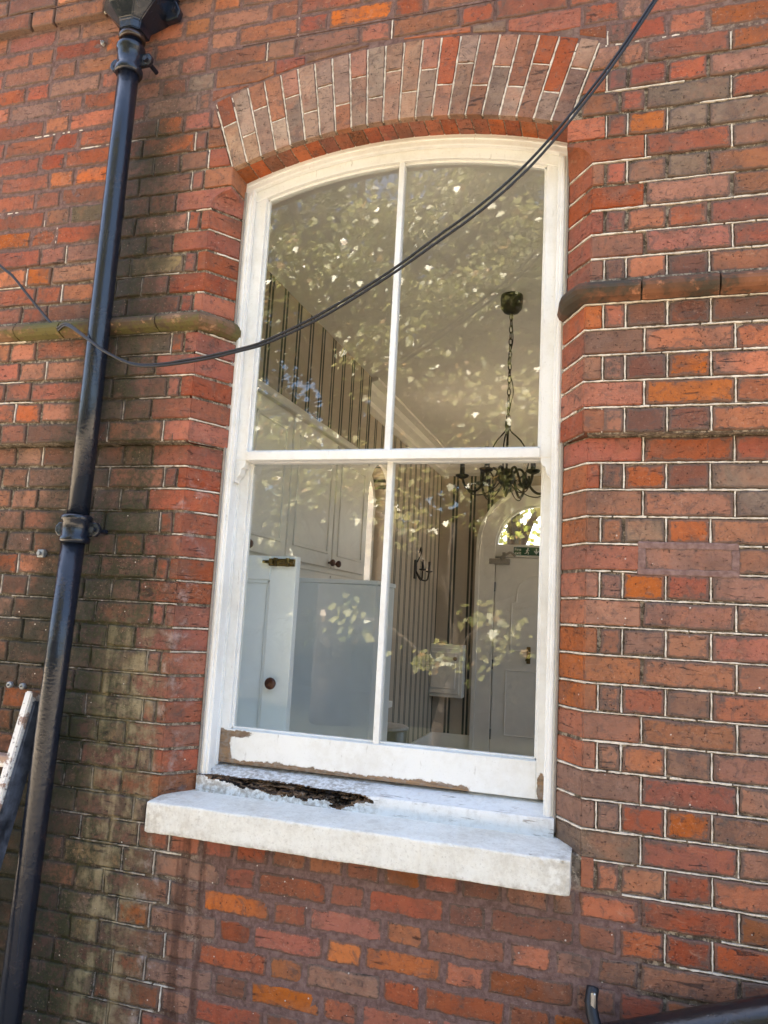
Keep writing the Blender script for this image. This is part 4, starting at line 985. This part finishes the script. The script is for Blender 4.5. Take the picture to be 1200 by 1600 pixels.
# cornice and skirting
cor = tag(empty('cornice', (XL, YB, ZCE)), 'cream plaster cornice running below the ceiling inside', 'cornice')
CP = [(0, 0), (.17, 0), (.17, -.02), (.12, -.035), (.10, -.07), (.05, -.11), (.045, -.145), (.015, -.165), (0, -.17)]
part('cornice_run', lambda bm: prism(bm, [(YB-.001-p[0], ZCE-.002+p[1]) for p in CP], 'x', XL, XR), TRIM, cor)
part('cornice_run', lambda bm: prism(bm, [(XL+.001+p[0], ZCE-.003+p[1]) for p in CP], 'y', YM, YB), TRIM, cor)
sk = tag(empty('skirting_board', (XL, YB, ZF)), 'cream skirting board along the papered walls inside', 'skirting')
part('skirting_run', lambda bm: bx(bm, (XL, YB-.022, ZF), (DCX-.64, YB-.001, ZF+.17), .004), TRIM, sk); part('skirting_run', lambda bm: bx(bm, (XL+.001, YM, ZF), (XL+.023, YB-.023, ZF+.17), .004), TRIM, sk)

# arched door with fanlight
dr = tag(empty('arched_door', (DCX, YB, ZF)), 'cream panelled door with glazed half round fanlight in arched surround', 'door')
def arcring(bm, r0, r1, y0, y1, n=24):
    for i in range(n):
        a, b = math.pi*i/n, math.pi*(i+1)/n
        prism(bm, [(DCX-r*math.cos(t), ZSP+r*math.sin(t)) for r, t in ((r0, a), (r1, a), (r1, b), (r0, b))], 'y', y0, y1)
def surround(bm):
    arcring(bm, DR-.03, .60, YB-.03, YB-.001); arcring(bm, .60, .64, YB-.05, YB-.002)
    for s in (1, -1):
        a, b = sorted((DCX+s*(DR-.03), DCX+s*.60)); bx(bm, (a, YB-.03, ZF), (b, YB-.001, ZSP)); a, b = sorted((DCX+s*.60, DCX+s*.64)); bx(bm, (a, YB-.05, ZF), (b, YB-.002, ZSP))
part('surround', surround, TRIM, dr)
part('transom', lambda bm: bx(bm, (DCX-DR, YB+.0, ZDT+.004), (DCX+DR, YB+.1, ZSP+.02), .004), TRIM, dr)
lf = part('door_leaf', lambda bm: (bx(bm, (DCX-DR+.034, YB+.02, ZF+.01), (DCX+DR-.034, YB+.065, ZDT), .003), bx(bm, (DCX-DR-.0, YB+.07, ZF), (DCX+DR, YB+.09, ZDT+.02))), TRIM, dr)
def mould(bm):
    c = DCX; pts = [(c-.26, -.75), (c-.26, -.25), (c-.21, -.25), (c-.21, -.17)] + [(c-.21*math.cos(math.pi*i/10), -.17+.2*math.sin(math.pi*i/10)) for i in range(1, 10)] + [(c+.21, -.17), (c+.21, -.25), (c+.26, -.25), (c+.26, -.75), (c-.26, -.75)]
    for a, b in zip(pts, pts[1:]): tube(bm, [(a[0], YB+.02, a[1]), (b[0], YB+.02, b[1])], .007, 6)
    for a, b in (((c-.3, -.95), (c+.3, -.95)), ((c+.3, -.95), (c+.3, -1.6)), ((c+.3, -1.6), (c-.3, -1.6)), ((c-.3, -1.6), (c-.3, -.95))): tube(bm, [(a[0], YB+.02, a[1]), (b[0], YB+.02, b[1])], .007, 6)
part('panel_moulding', mould, TRIM, lf)
BRASS = simple('aged_brass', (0.22, 0.15, 0.06), 0.35, 0.9, 60, 0.3); DARKM = simple('blackened_iron', (0.022, 0.018, 0.015), 0.5, 0.3, 60, 0.2)
part('handle', lambda bm: (bx(bm, (-.875, YB+.008, -.87), (-.835, YB+.02, -.70), .004), tube(bm, catmull([(-.855, YB+.0, -.75), (-.855, YB-.035, -.755), (-.862, YB-.04, -.80), (-.875, YB-.035, -.84)], 5), .009, 8)), BRASS, lf)
for z in (-.1, -.9, -1.6): part('hinge', lambda bm: tube(bm, [(DCX-DR+.03, YB+.012, z-.05), (DCX-DR+.03, YB+.012, z+.05)], .011, 8), DARKM, lf)
part('door_closer', lambda bm: (bx(bm, (-1.285, YB-.035, .135), (-1.07, YB+.02, .195), .006, 2), beam(bm, Vector((-1.17, YB-.045, .2)), Vector((-1.06, YB-.05, .262)), .012, .008, .002), beam(bm, Vector((-1.06, YB-.05, .262)), Vector((-1.02, YB-.0, .225)), .01, .008, .002), beam(bm, Vector((-1.13, YB-.04, .17)), Vector((-1.13, YB-.04, .26)), .016, .012, .002)), simple('silver_enamel', (0.32, 0.29, 0.25), 0.45, 0.3), lf)
fan = empty('fanlight'); fan.parent = dr; fan.location = (0, 0, 0)
pane('pane', [(DCX+(DR-.03)*math.cos(math.pi*i/24), ZSP+.02+(DR-.05)*math.sin(math.pi*i/24)) for i in range(25)], YB+.06, fan)
part('fanlight_frame', lambda bm: arcring(bm, DR-.045, DR-.001, YB+.03, YB+.1), TRIM, fan)

# exit sign
sg = tag(empty('exit_sign', (-.895, YB, .277)), 'dark green fire exit sign with running man and arrow over the door', 'sign')
GREEN = simple('sign_green', (0.008, 0.07, 0.035), 0.35, 0, 20, 0.03); WHITE = simple('sign_white', (0.8, 0.8, 0.78), 0.5, 0, 20, 0.02)
part('plate', lambda bm: bx(bm, (-1.035, YB-.008, .235), (-.755, YB-.001, .322), .002), GREEN, sg); part('plate_edge', lambda bm: bx(bm, (-1.041, YB-.005, .229), (-.749, YB-.0005, .328), .001), WHITE, sg)
def txt(s, x, z, size):
    cu = bpy.data.curves.new('lettering', 'FONT'); cu.body = s; cu.size = size; cu.extrude = 0.0006
    o = bpy.data.objects.new('lettering', cu); COL.objects.link(o); bpy.context.view_layer.update()
    me = bpy.data.meshes.new_from_object(o.evaluated_get(bpy.context.evaluated_depsgraph_get())); bpy.data.objects.remove(o)
    me.transform(Matrix.Translation((x, YB-.0085, z)) @ Matrix.Rotation(math.pi/2, 4, 'X')); me.materials.clear(); me.materials.append(WHITE)
    link('lettering', me, sg)
txt('Fire', -1.026, .283, .044); txt('exit', -1.026, .245, .044)
yy = YB-.0095
def man(bm):
    x, z = -.893, .28; lathe(bm, [(.007, 0), (.007, .001)], (x+.006, yy, z+.029), 12, 'y')
    for a, b, wd in (((.004, .02), (-.004, -.004), .006), ((-.004, -.004), (.012, -.014), .0035), ((.012, -.014), (.008, -.032), .003), ((-.004, -.004), (-.012, -.02), .0035), ((-.012, -.02), (-.026, -.024), .003), ((.004, .016), (.02, .006), .0025), ((.002, .016), (-.014, .006), .0025)):
        p, q = Vector((x+a[0], yy, z+a[1])), Vector((x+b[0], yy, z+b[1])); s = (q-p).normalized(); n = Vector((-s.z, 0, s.x))*wd
        v = [bm.verts.new(k) for k in (p+n-s*.002, q+n+s*.002, q-n+s*.002, p-n-s*.002)]; bm.faces.new(v)
part('running_man', man, WHITE, sg)
def arrow(bm):
    x, z = -.80, .278; prism(bm, [(x-.006, z+.03), (x+.006, z+.03), (x+.006, z-.005), (x+.02, z+.01), (x+.027, z+.003), (x, z-.03), (x-.027, z+.003), (x-.02, z+.01), (x-.006, z-.005)], 'y', yy, yy+.001)
part('arrow', arrow, WHITE, sg)

# round-headed window in the side wall
rw = tag(empty('side_window', (XL, WCY, -1.14)), 'round headed white window in the side wall behind the glass', 'window')
def wring(bm, r0, r1, x0, x1, n=16):
    for i in range(n):
        a, b = math.pi*i/n, math.pi*(i+1)/n
        prism(bm, [(WCY-r*math.cos(t), .42+r*math.sin(t)) for r, t in ((r0, a), (r1, a), (r1, b), (r0, b))], 'x', x0, x1)
def wsur(bm):
    wring(bm, WR-.01, WR+.085, XL+.001, XL+.03)
    for s in (1, -1):
        a, b = sorted((WCY+s*(WR-.01), WCY+s*(WR+.085))); bx(bm, (XL+.001, a, -1.14), (XL+.03, b, .42))
    bx(bm, (XL+.001, WCY-WR-.12, -1.20), (XL+.09, WCY+WR+.12, -1.15), .005)
part('architrave', wsur, PAINT, rw)
def wsash(bm):
    wring(bm, WR-.06, WR-.002, XL-.16, XL-.11)
    for s in (1, -1):
        a, b = sorted((WCY+s*(WR-.06), WCY+s*(WR-.002))); bx(bm, (XL-.16, a, -1.14), (XL-.11, b, .42))
    bx(bm, (XL-.16, WCY-WR, -1.14), (XL-.11, WCY+WR, -1.06)); bx(bm, (XL-.165, WCY-WR, -.30), (XL-.105, WCY+WR, -.25)); bx(bm, (XL-.155, WCY-.012, -1.14), (XL-.115, WCY+.012, .70))
part('sash', wsash, PAINT, rw)

# fitted cupboards
cu = tag(empty('fitted_cupboard', (XL0, 1.6, ZF)), 'tall cream fitted cupboard with small brown knobs along the side wall', 'cupboard')
part('carcass', lambda bm: (bx(bm, (XL0-.02, .40, ZF), (XL0+.015, YM-.02, .60)), bx(bm, (XL0-.02, .40, .60), (XL0+.05, YM-.02, .645), .006), bx(bm, (XL0-.02, .4, -.225), (XL0+.024, YM-.02, -.20), .003)), TRIM, cu)
ys = [.45, .98, 1.51, 2.20, 2.84]; KNOB = simple('mahogany_knob', (0.09, 0.025, 0.012), 0.3, 0, 40, 0.2)
for i in range(4):
    for z0, z1, up_ in ((-.19, .585, 1), (ZF+.12, -.235, 0)):
        y0, y1 = ys[i]+.012, ys[i+1]-.012
        d_ = part('cupboard_door', lambda bm: (bx(bm, (XL0+.013, y0, z0), (XL0+.034, y1, z1), .003), [bx(bm, (XL0+.03, a, z0+.08), (XL0+.042, a+.018, z1-.08), .003) for a in (y0+.07, y1-.088)], [bx(bm, (XL0+.03, y0+.07, b), (XL0+.041, y1-.07, b+.018), .003) for b in (z0+.08, z1-.098)]), TRIM, cu)
        ky = y1-.04 if i % 2 == 0 else y0+.04
        part('knob', lambda bm: lathe(bm, [(.006, .03), (.008, .045), (.02, .055), (.022, .066), (.014, .076), (.002, .078)], (XL0, ky, z0+.03 if up_ else z1-.1), 14, 'x'), KNOB, d_, True)

# half-height shutter leaf by the glass and the grey cabinet behind it
SH = simple('pale_blue_grey_paint', (0.88, 0.91, 0.92), 0.45, 0, 10, 0.03, 0.04)
sh = tag(empty('shutter_leaf', (-1.3, .43, -1.3)), 'half height pale blue grey shutter leaf with brass bolt and brown knob', 'shutter')
SX0, SX1, SZ0, SZ1 = -1.52, -1.145, -1.02, -.262
def leaf(bm):
    bx(bm, (SX0, .438, SZ0), (SX1, .455, SZ1)); bx(bm, (SX1-.105, .42, SZ0), (SX1, .438, SZ1), .002); bx(bm, (SX0, .42, SZ0), (SX0+.105, .438, SZ1), .002)
    bx(bm, (SX0+.105, .42, SZ1-.09), (SX1-.105, .438, SZ1), .002); bx(bm, (SX0+.105, .42, SZ0), (SX1-.105, .438, SZ0+.1), .002)
    bx(bm, (SX0+.1, .428, SZ1-.105), (SX1-.1, .44, SZ1-.088), .004); bx(bm, (SX1-.12, .428, SZ0+.09), (SX1-.1, .44, SZ1-.09), .004)
part('panel', leaf, SH, sh)
part('bolt', lambda bm: (bx(bm, (-1.255, .408, -.30), (-1.15, .42, -.272), .002), tube(bm, [(-1.275, .402, -.286), (-1.15, .402, -.286)], .006, 10), lathe(bm, [(.004, 0), (.005, -.012), (.008, -.014), (.008, -.02), (.002, -.022)], (-1.235, .40, -.286), 10, 'y'), bx(bm, (-1.23, .395, -.302), (-1.218, .41, -.27), .001), bx(bm, (-1.18, .395, -.302), (-1.168, .41, -.27), .001)), BRASS, sh)
part('knob', lambda bm: lathe(bm, [(.008, .0), (.009, -.012), (.019, -.02), (.022, -.03), (.018, -.038), (.010, -.036), (.004, -.040)], (-1.205, .42, -.73), 18, 'y'), KNOB, sh, True)
cb_ = tag(empty('grey_cabinet', (-1.3, 1.5, ZF)), 'plain blue grey cabinet standing behind the shutter leaf', 'cabinet')
CABG = simple('blue_grey_board', (0.80, 0.84, 0.85), 0.5, 0, 7, 0.03, 0.04)
part('carcass', lambda bm: bx(bm, (-1.60, 1.30, ZF), (-1.105, 1.62, -.32), .003), CABG, cb_); part('top', lambda bm: bx(bm, (-1.605, 1.295, -.319), (-1.10, 1.625, -.298), .002), CABG, cb_)

# waste bin
bn = tag(empty('waste_bin', (-1.50, 3.0, ZF)), 'round black bin with a pale lid rim seen behind the centre bar', 'bin')
BX, BY = -1.50, 3.0
part('body', lambda bm: lathe(bm, [(.115, ZF), (.12, ZF+.05), (.135, -1.24), (.13, -1.235)], (BX, BY, 0), 28), simple('black_plastic', (0.012, 0.012, 0.013), 0.35), bn, True)
part('lid', lambda bm: lathe(bm, [(.12, -1.236), (.142, -1.232), (.144, -1.218), (.12, -1.205), (.05, -1.195), (.005, -1.193)], (BX, BY, 0), 28), simple('grey_plastic', (0.30, 0.29, 0.28), 0.4), bn, True)

# small wall cabinet on the end wall
wc = tag(empty('wall_cabinet', (-1.7, YB, -1.25)), 'small cream wall cupboard with one knob left of the arched door', 'cabinet')
part('carcass', lambda bm: bx(bm, (-1.93+.03, YB-.14, -1.255), (-1.50, YB-.001, -.72), .004), TRIM, wc)
wd = part('cabinet_door', lambda bm: (bx(bm, (-1.87, YB-.155, -1.22), (-1.53, YB-.141, -.755), .004), bx(bm, (-1.83, YB-.162, -1.17), (-1.57, YB-.15, -.80), .006)), TRIM, wc)
part('knob', lambda bm: lathe(bm, [(.008, 0), (.01, -.015), (.022, -.03), (.002, -.04)], (-1.575, YB-.155, -.86), 12, 'y'), KNOB, wd, True)

# wall sconce
scn = tag(empty('wall_sconce', (XL, 4.83, -.02)), 'small dark iron candle sconce on the striped side wall', 'wall lamp')
part('back_plate', lambda bm: bx(bm, (XL+.001, 4.79, -.10), (XL+.014, 4.87, .08), .004), DARKM, scn)
for s in (1, -1):
    y = 4.83+s*.13
    part('arm', lambda bm: tube(bm, catmull([(XL+.01, 4.83, -.02), (XL+.06, 4.83+s*.03, -.10), (XL+.1, 4.83+s*.10, -.10), (XL+.11, y, -.02)], 6), .008, 8), DARKM, scn, True)
    part('candle_cup', lambda bm: lathe(bm, [(.01, -.03), (.034, -.02), (.034, -.012), (.013, -.01), (.013, .075)], (XL+.11, y, 0), 14), DARKM, scn)
part('scroll', lambda bm: tube(bm, catmull([(XL+.02, 4.83, .06), (XL+.06, 4.80, .13), (XL+.05, 4.84, .20), (XL+.03, 4.86, .15)], 6), .006, 8), DARKM, scn, True)

# ------------------------------------------------------------------ chandelier
CX, CY = -.548, 1.645
ch = tag(empty('chandelier', (CX, CY, ZCE)), 'black wrought iron candle chandelier hanging on a chain from the ceiling', 'chandelier')
part('ceiling_rose', lambda bm: lathe(bm, [(.058, ZCE-.001), (.06, ZCE-.02), (.056, ZCE-.07), (.04, ZCE-.092), (.012, ZCE-.10)], (CX, CY, 0), 24), DARKM, ch, True)
def chain(bm):
    z = ZCE-.10; i = 0
    while z > .60:
        a = 0.6 + (math.pi/2 if i % 2 else 0); ux, uy = math.cos(a), math.sin(a)
        pts = [(CX+ux*.009*math.cos(t), CY+uy*.009*math.cos(t), z-.019+.021*math.sin(t)) for t in [2*math.pi*q/12 for q in range(13)]]
        tube(bm, pts, .0026, 6, False); z -= .034; i += 1
part('chain', chain, DARKM, ch)
part('flex', lambda bm: tube(bm, catmull([(CX, CY, ZCE-.1), (CX+.012, CY, 1.0), (CX-.008, CY-.01, .88), (CX+.022, CY, .74), (CX+.012, CY, .66), (CX, CY, .59)], 6), .0025, 6), DARKM, ch, True)
part('stem', lambda bm: lathe(bm, [(.006, .60), (.014, .595), (.016, .56), (.008, .54), (.006, .50), (.006, .34), (.03, .335), (.042, .31), (.046, .29), (.036, .262), (.02, .25), (.012, .235), (.018, .225), (.010, .205), (.002, .19)], (CX, CY, 0), 18), DARKM, ch, True)
for i in range(3):
    a = 2*math.pi*i/3+.5; u = Vector((math.cos(a), math.sin(a), 0)); c0 = Vector((CX, CY, 0))
    part('cage_rod', lambda bm: tube(bm, [c0+u*r+Vector((0, 0, z)) for r, z in [(p.x, p.z) for p in catmull([(.008, 0, .56), (.02, 0, .535), (.075, 0, .49), (.115, 0, .42), (.11, 0, .34), (.06, 0, .285), (.03, 0, .29)], 6)]], .0038, 6), DARKM, ch, True)
BULB = NT('clear_bulb_glass'); _g = BULB.n('BsdfGlossy', {'Color': (1, 1, 1), 'Roughness': 0.05}); _t = BULB.n('BsdfTransparent', {'Color': (0.93, 0.9, 0.84)}); _m = BULB.n('MixShader', {0: 0.13, 1: _t.outputs[0], 2: _g.outputs[0]}); BULB.L.new(_m.outputs[0], BULB.out.inputs[0])
for i in range(6):
    a = 2*math.pi*i/6+.22; u = Vector((math.cos(a), math.sin(a), 0)); c0 = Vector((CX, CY, 0)); R_ = .225
    arm = part('arm', lambda bm: (tube(bm, [c0+u*p.x+Vector((0, 0, p.z)) for p in catmull([(.03, 0, .30), (.055, 0, .335), (.085, 0, .325), (.125, 0, .245), (.165, 0, .215), (.205, 0, .235), (R_, 0, .285)], 6)], .0068, 8),
                                  tube(bm, [c0+u*p.x+Vector((0, 0, p.z)) for p in catmull([(.03, 0, .27), (.06, 0, .235), (.12, 0, .20), (.18, 0, .205), (R_-.005, 0, .27)], 6)], .003, 6)), DARKM, ch, True)
    part('drip_tray', lambda bm: lathe(bm, [(.006, .275), (.03, .286), (.036, .296), (.034, .298), (.012, .292), (.0125, .293), (.0125, .36), (.008, .361)], c0+u*R_, 16), DARKM, arm, True)
    part('bulb', lambda bm: lathe(bm, [(.007, .36), (.012, .375), (.0135, .39), (.010, .41), (.004, .43), (.001, .436)], c0+u*R_, 12), BULB.m, arm, True)

for o_ in ch.children:
    if o_.name.split('.')[0] in ('arm', 'cage_rod', 'stem'): o_.location.z -= .022

# ------------------------------------------------------------------ building mass, ground and trees
def far_brick():
    t = NT('far_brickwork'); P = t.pos(); cmb = t.n('CombineXYZ', {0: t.math('ADD', t.xyz()[0], t.xyz()[1]), 1: t.xyz()[2]})
    b = t.n('TexBrick', {'Vector': cmb.outputs[0], 'Color1': (0.33, 0.08, 0.05, 1), 'Color2': (0.22, 0.08, 0.055, 1), 'Mortar': (0.16, 0.12, 0.10, 1), 'Scale': 1.0, 'Mortar Size': 0.006, 'Brick Width': 0.235, 'Row Height': 0.077})
    t.bsdf(b.outputs[0], 0.9); return t.m
FARB = far_brick()
bld = tag(empty('brick_building', (0, 4, -2.1)), 'red brick building behind the front wall, seen through the side window', 'building')
def outer(bm):
    arch_wall(bm, .37, YB+.3, -2.1, 3.5, WCY, WR+.05, -1.2, .42, XL-.42, XL-.285, 'x')
    arch_wall(bm, XL-.42, XR+.45, -2.1, 3.5, DCX, DR+.04, ZF, ZSP, YB+.305, YB+.44, 'y')
part('outer_wall', outer, FARB, bld)
part('roof', lambda bm: bx(bm, (-4.3, .05, 3.42), (2.3, 6.5, 3.6)), simple('slate', (0.08, 0.085, 0.095), 0.7), bld)
def ground_mat():
    t = NT('ground'); P = t.pos(); n1 = t.noise(0.35, 5, 0.6, P); n2 = t.noise(25, 5, 0.6, P)
    g = t.mix(n2, (0.014, 0.02, 0.008), (0.035, 0.04, 0.016)); s = t.mix(n2, (0.36, 0.30, 0.22), (0.52, 0.44, 0.33))  # pale zone added for bounce light, dark zone to dim the pane reflections
    yv = t.xyz()[1]
    near = t.math('MULTIPLY', t.ramp(t.math('ADD', yv, t.math('MULTIPLY', n1, .8)), -6.5, -6.1), t.ramp(yv, 7, 6.5, 0.0, 1.0))
    far = 0.0
    t.bsdf(t.mix(t.math('MAXIMUM', near, far), g, s), 0.9, 0, t.bump(n2, 0.5, 0.02)); return t.m
tag(link('ground', mk('ground', [(-90, -90, -2.1), (90, -90, -2.1), (90, 90, -2.1), (-90, 90, -2.1)], [(0, 1, 2, 3)], ground_mat()), None, (0, 0, 0)), kind='structure')

def leaf_mat(name, c1, c2):
    t = NT(name); isl = t.n('NewGeometry').outputs['Random Per Island']
    col = t.mix(isl, c1, c2); col = t.mix(t.ramp(t.math('FRACT', t.math('MULTIPLY', isl, 17.0)), .93, .95), col, (0.32, 0.20, 0.07))
    d = t.n('BsdfDiffuse', {'Color': col}); tl = t.n('BsdfTranslucent', {'Color': col}); gl = t.n('BsdfGlossy', {'Color': (1, 1, 1), 'Roughness': 0.35})
    m1 = t.n('MixShader', {0: 0.35, 1: d.outputs[0], 2: tl.outputs[0]}); m2 = t.n('MixShader', {0: 0.05, 1: m1.outputs[0], 2: gl.outputs[0]})
    t.L.new(m2.outputs[0], t.out.inputs[0]); return t.m
LEAF = leaf_mat('sycamore_leaf', (0.12, 0.14, 0.03), (0.36, 0.34, 0.12)); BARK = simple('bark', (0.10, 0.08, 0.06), 0.9, 0, 20, 0.3, 0.8, 0.02)
LP = np.array([(0, 0), (.16, -.12), (.42, -.05), (.30, .16), (.62, .34), (.34, .42), (.30, .62), (0, 1.0), (-.30, .62), (-.34, .42), (-.62, .34), (-.30, .16), (-.42, -.05), (-.16, -.12)])*0.72
DARKLEAF = leaf_mat('darkened_leaf', (0.018, 0.028, 0.008), (0.05, 0.065, 0.02))  # leaves darkened so the brighter nearer foliage stands out in the panes
def tree(base, h, blobs, n, size, seed, lab, trunk_r=.22, leafm=None):
    r = np.random.default_rng(seed); root = tag(empty('leafy_tree', base), lab, 'tree', 'trees facing the wall and behind it')
    bm = bmesh.new(); B = Vector(base); top = B+Vector((r.uniform(-.3, .3), r.uniform(-.3, .3), h*.8))
    tube(bm, [B.lerp(top, t)+Vector((.08*math.sin(t*7+seed), .08*math.cos(t*5), 0)) for t in [i/8 for i in range(9)]], [trunk_r*(1-.8*i/8)+.02 for i in range(9)], 12)
    ctr = []
    for (cx, cy, cz, rx, ry, rz, wgt) in blobs:
        s = B.lerp(top, min(1, max(.12, (cz-base[2])/(h)*.75))); e = Vector((cx, cy, cz))
        tube(bm, bez(s, s.lerp(e, .35)+Vector((0, 0, .3)), s.lerp(e, .7)+Vector((0, 0, .35)), e, 8), [trunk_r*.35*(1-.85*i/8)+.008 for i in range(9)], 8)
    link('trunk', bm_mesh('trunk', bm, BARK, True), root)
    W_ = np.array([b[6] for b in blobs], float); W_ /= W_.sum(); V = []; F = []
    lp = np.stack([LP[:, 0], 0*LP[:, 0], LP[:, 1]], 1)
    for (cx, cy, cz, rx, ry, rz, wgt), wq in zip(blobs, W_):
        m = max(6, int(n*wq)); ncl = max(2, m//14)
        q = r.normal(size=(ncl, 3)); q /= np.linalg.norm(q, axis=1)[:, None]; q *= (r.uniform(0.25, 1, size=(ncl, 1))**.45)
        cl_ = q*np.array([rx, ry, rz])+np.array([cx, cy, cz])
        p = cl_[r.integers(0, ncl, m)] + r.normal(size=(m, 3))*np.array([.17, .17, .10])
        d = r.normal(size=(m, 3))*.55 + np.array([-.3, .85, .8]); d /= np.linalg.norm(d, axis=1)[:, None]          # leaf normals turned up and towards the sun to brighten the mirrored leaves
        t1 = r.normal(size=(m, 3)) + np.array([0, .3, -.5]); t1 -= d*(t1*d).sum(1)[:, None]; t1 /= np.linalg.norm(t1, axis=1)[:, None]; t2 = np.cross(d, t1)
        sz = size*r.uniform(.6, 1.25, m)
        bend = (LP[:, 1]**2)*-.25
        vv = p[:, None, :] + sz[:, None, None]*(LP[None, :, 0:1]*t2[:, None, :] + LP[None, :, 1:2]*t1[:, None, :] + bend[None, :, None]*d[:, None, :])
        V.append(vv.reshape(-1, 3))
    V = np.concatenate(V); nl = len(V)//len(LP); k = len(LP)
    me = bpy.data.meshes.new('crown'); me.vertices.add(len(V)); me.vertices.foreach_set('co', V.astype(np.float32).ravel())
    me.loops.add(nl*k); me.loops.foreach_set('vertex_index', np.arange(nl*k, dtype=np.int32)); me.polygons.add(nl)
    me.polygons.foreach_set('loop_start', np.arange(0, nl*k, k, dtype=np.int32)); me.update(calc_edges=True); me.materials.append(leafm or LEAF)
    link('crown', me, root); return root
rr = random.Random(11)
def cloud(c, R, n, w=1.0, zs=.8): return [(c[0]+rr.uniform(-1, 1)*R[0], c[1]+rr.uniform(-1, 1)*R[1], c[2]+rr.uniform(-1, 1)*R[2], rr.uniform(.5, 1.0), rr.uniform(.5, 1.0), rr.uniform(.35, .7), w) for _ in range(n)]
tree((-4.2, -8.6, -2.1), 9, cloud((-3.6, -8.2, 4.2), (2.6, 1.4, 3.2), 40) + cloud((-3.0, -7.0, 2.9), (2.0, .6, 1.3), 14), 38000, .115, 1, 'large sunlit sycamore whose leaves are mirrored in the upper left pane', .3)
tree((-.3, -9.6, -2.1), 10, cloud((-.6, -9.0, 5.2), (2.4, 1.5, 3.0), 40) + cloud((-1.0, -7.4, 3.7), (1.2, .7, 1.0), 10), 38000, .115, 2, 'second sunlit sycamore mirrored in the upper right pane', .3)
tree((-2.4, -11.5, -2.1), 11, cloud((-2.4, -12.2, 3.6), (6.5, 1.2, 5.4), 90), 30000, .2, 3, 'dense tree behind the nearer foliage, darkened so the panes mirror dark', .28, DARKLEAF)
tree((-8.5, -9.5, -2.1), 9, cloud((-8.0, -9.3, 3.6), (2.6, 1.8, 4.0), 34), 14000, .17, 4, 'leafy tree mirrored at the left edge of the window', .28)
tree((-1.9, -6.0, -2.1), 3.4, [(-1.2, -5.6, -.55, .38, .3, .16, 1.0), (-1.75, -5.7, -.85, .35, .3, .16, 1.0), (-2.9, -5.6, -.55, .25, .3, .22, .6), (-2.2, -5.8, .7, .35, .3, .3, .7), (-3.3, -5.8, 1.0, .35, .3, .3, .8)], 330, .12, 5, 'young sycamore whose low leafy branch is mirrored in the lower panes', .05)
tree((-1.6, 10.5, -2.1), 6, cloud((-1.0, 10.0, 2.0), (2.4, .8, 2.0), 14), 1500, .14, 6, 'garden foliage seen through the half round fanlight', .15)
tree((-6.2, 4.6, -2.1), 6, cloud((-6.0, 4.8, 1.6), (.9, 2.0, 2.0), 14), 3500, .14, 7, 'bush seen outside the side window', .15)

hg = tag(empty('hedge', (-2.5, -13.6, -2.1)), 'tall dark hedge added out of view behind the trees to darken the lower panes', 'hedge')
def hedge():  # unseen backdrop added to block low sky and keep reflections dark
    bm = bmesh.new(); n, mz = 60, 10; r_ = random.Random(4); rows = []
    for j in range(mz+1): rows.append([bm.verts.new((-14+24*i/n, -13.2+r_.uniform(-.12, .12)-.25*(j == mz), -2.1+3.4*j/mz+r_.uniform(-.05, .05))) for i in range(n+1)])
    rows.append([bm.verts.new((-14+24*i/n, -14.4, 1.2)) for i in range(n+1)])
    for a, b in zip(rows, rows[1:]):
        for i in range(n): bm.faces.new((a[i], a[i+1], b[i+1], b[i]))
    return bm_mesh('backdrop_hedge', bm, simple('hedge_green', (0.014, 0.022, 0.008), 0.9, 0, 14, 0.5, 1.0, 0.05))
link('backdrop_hedge', hedge(), hg)
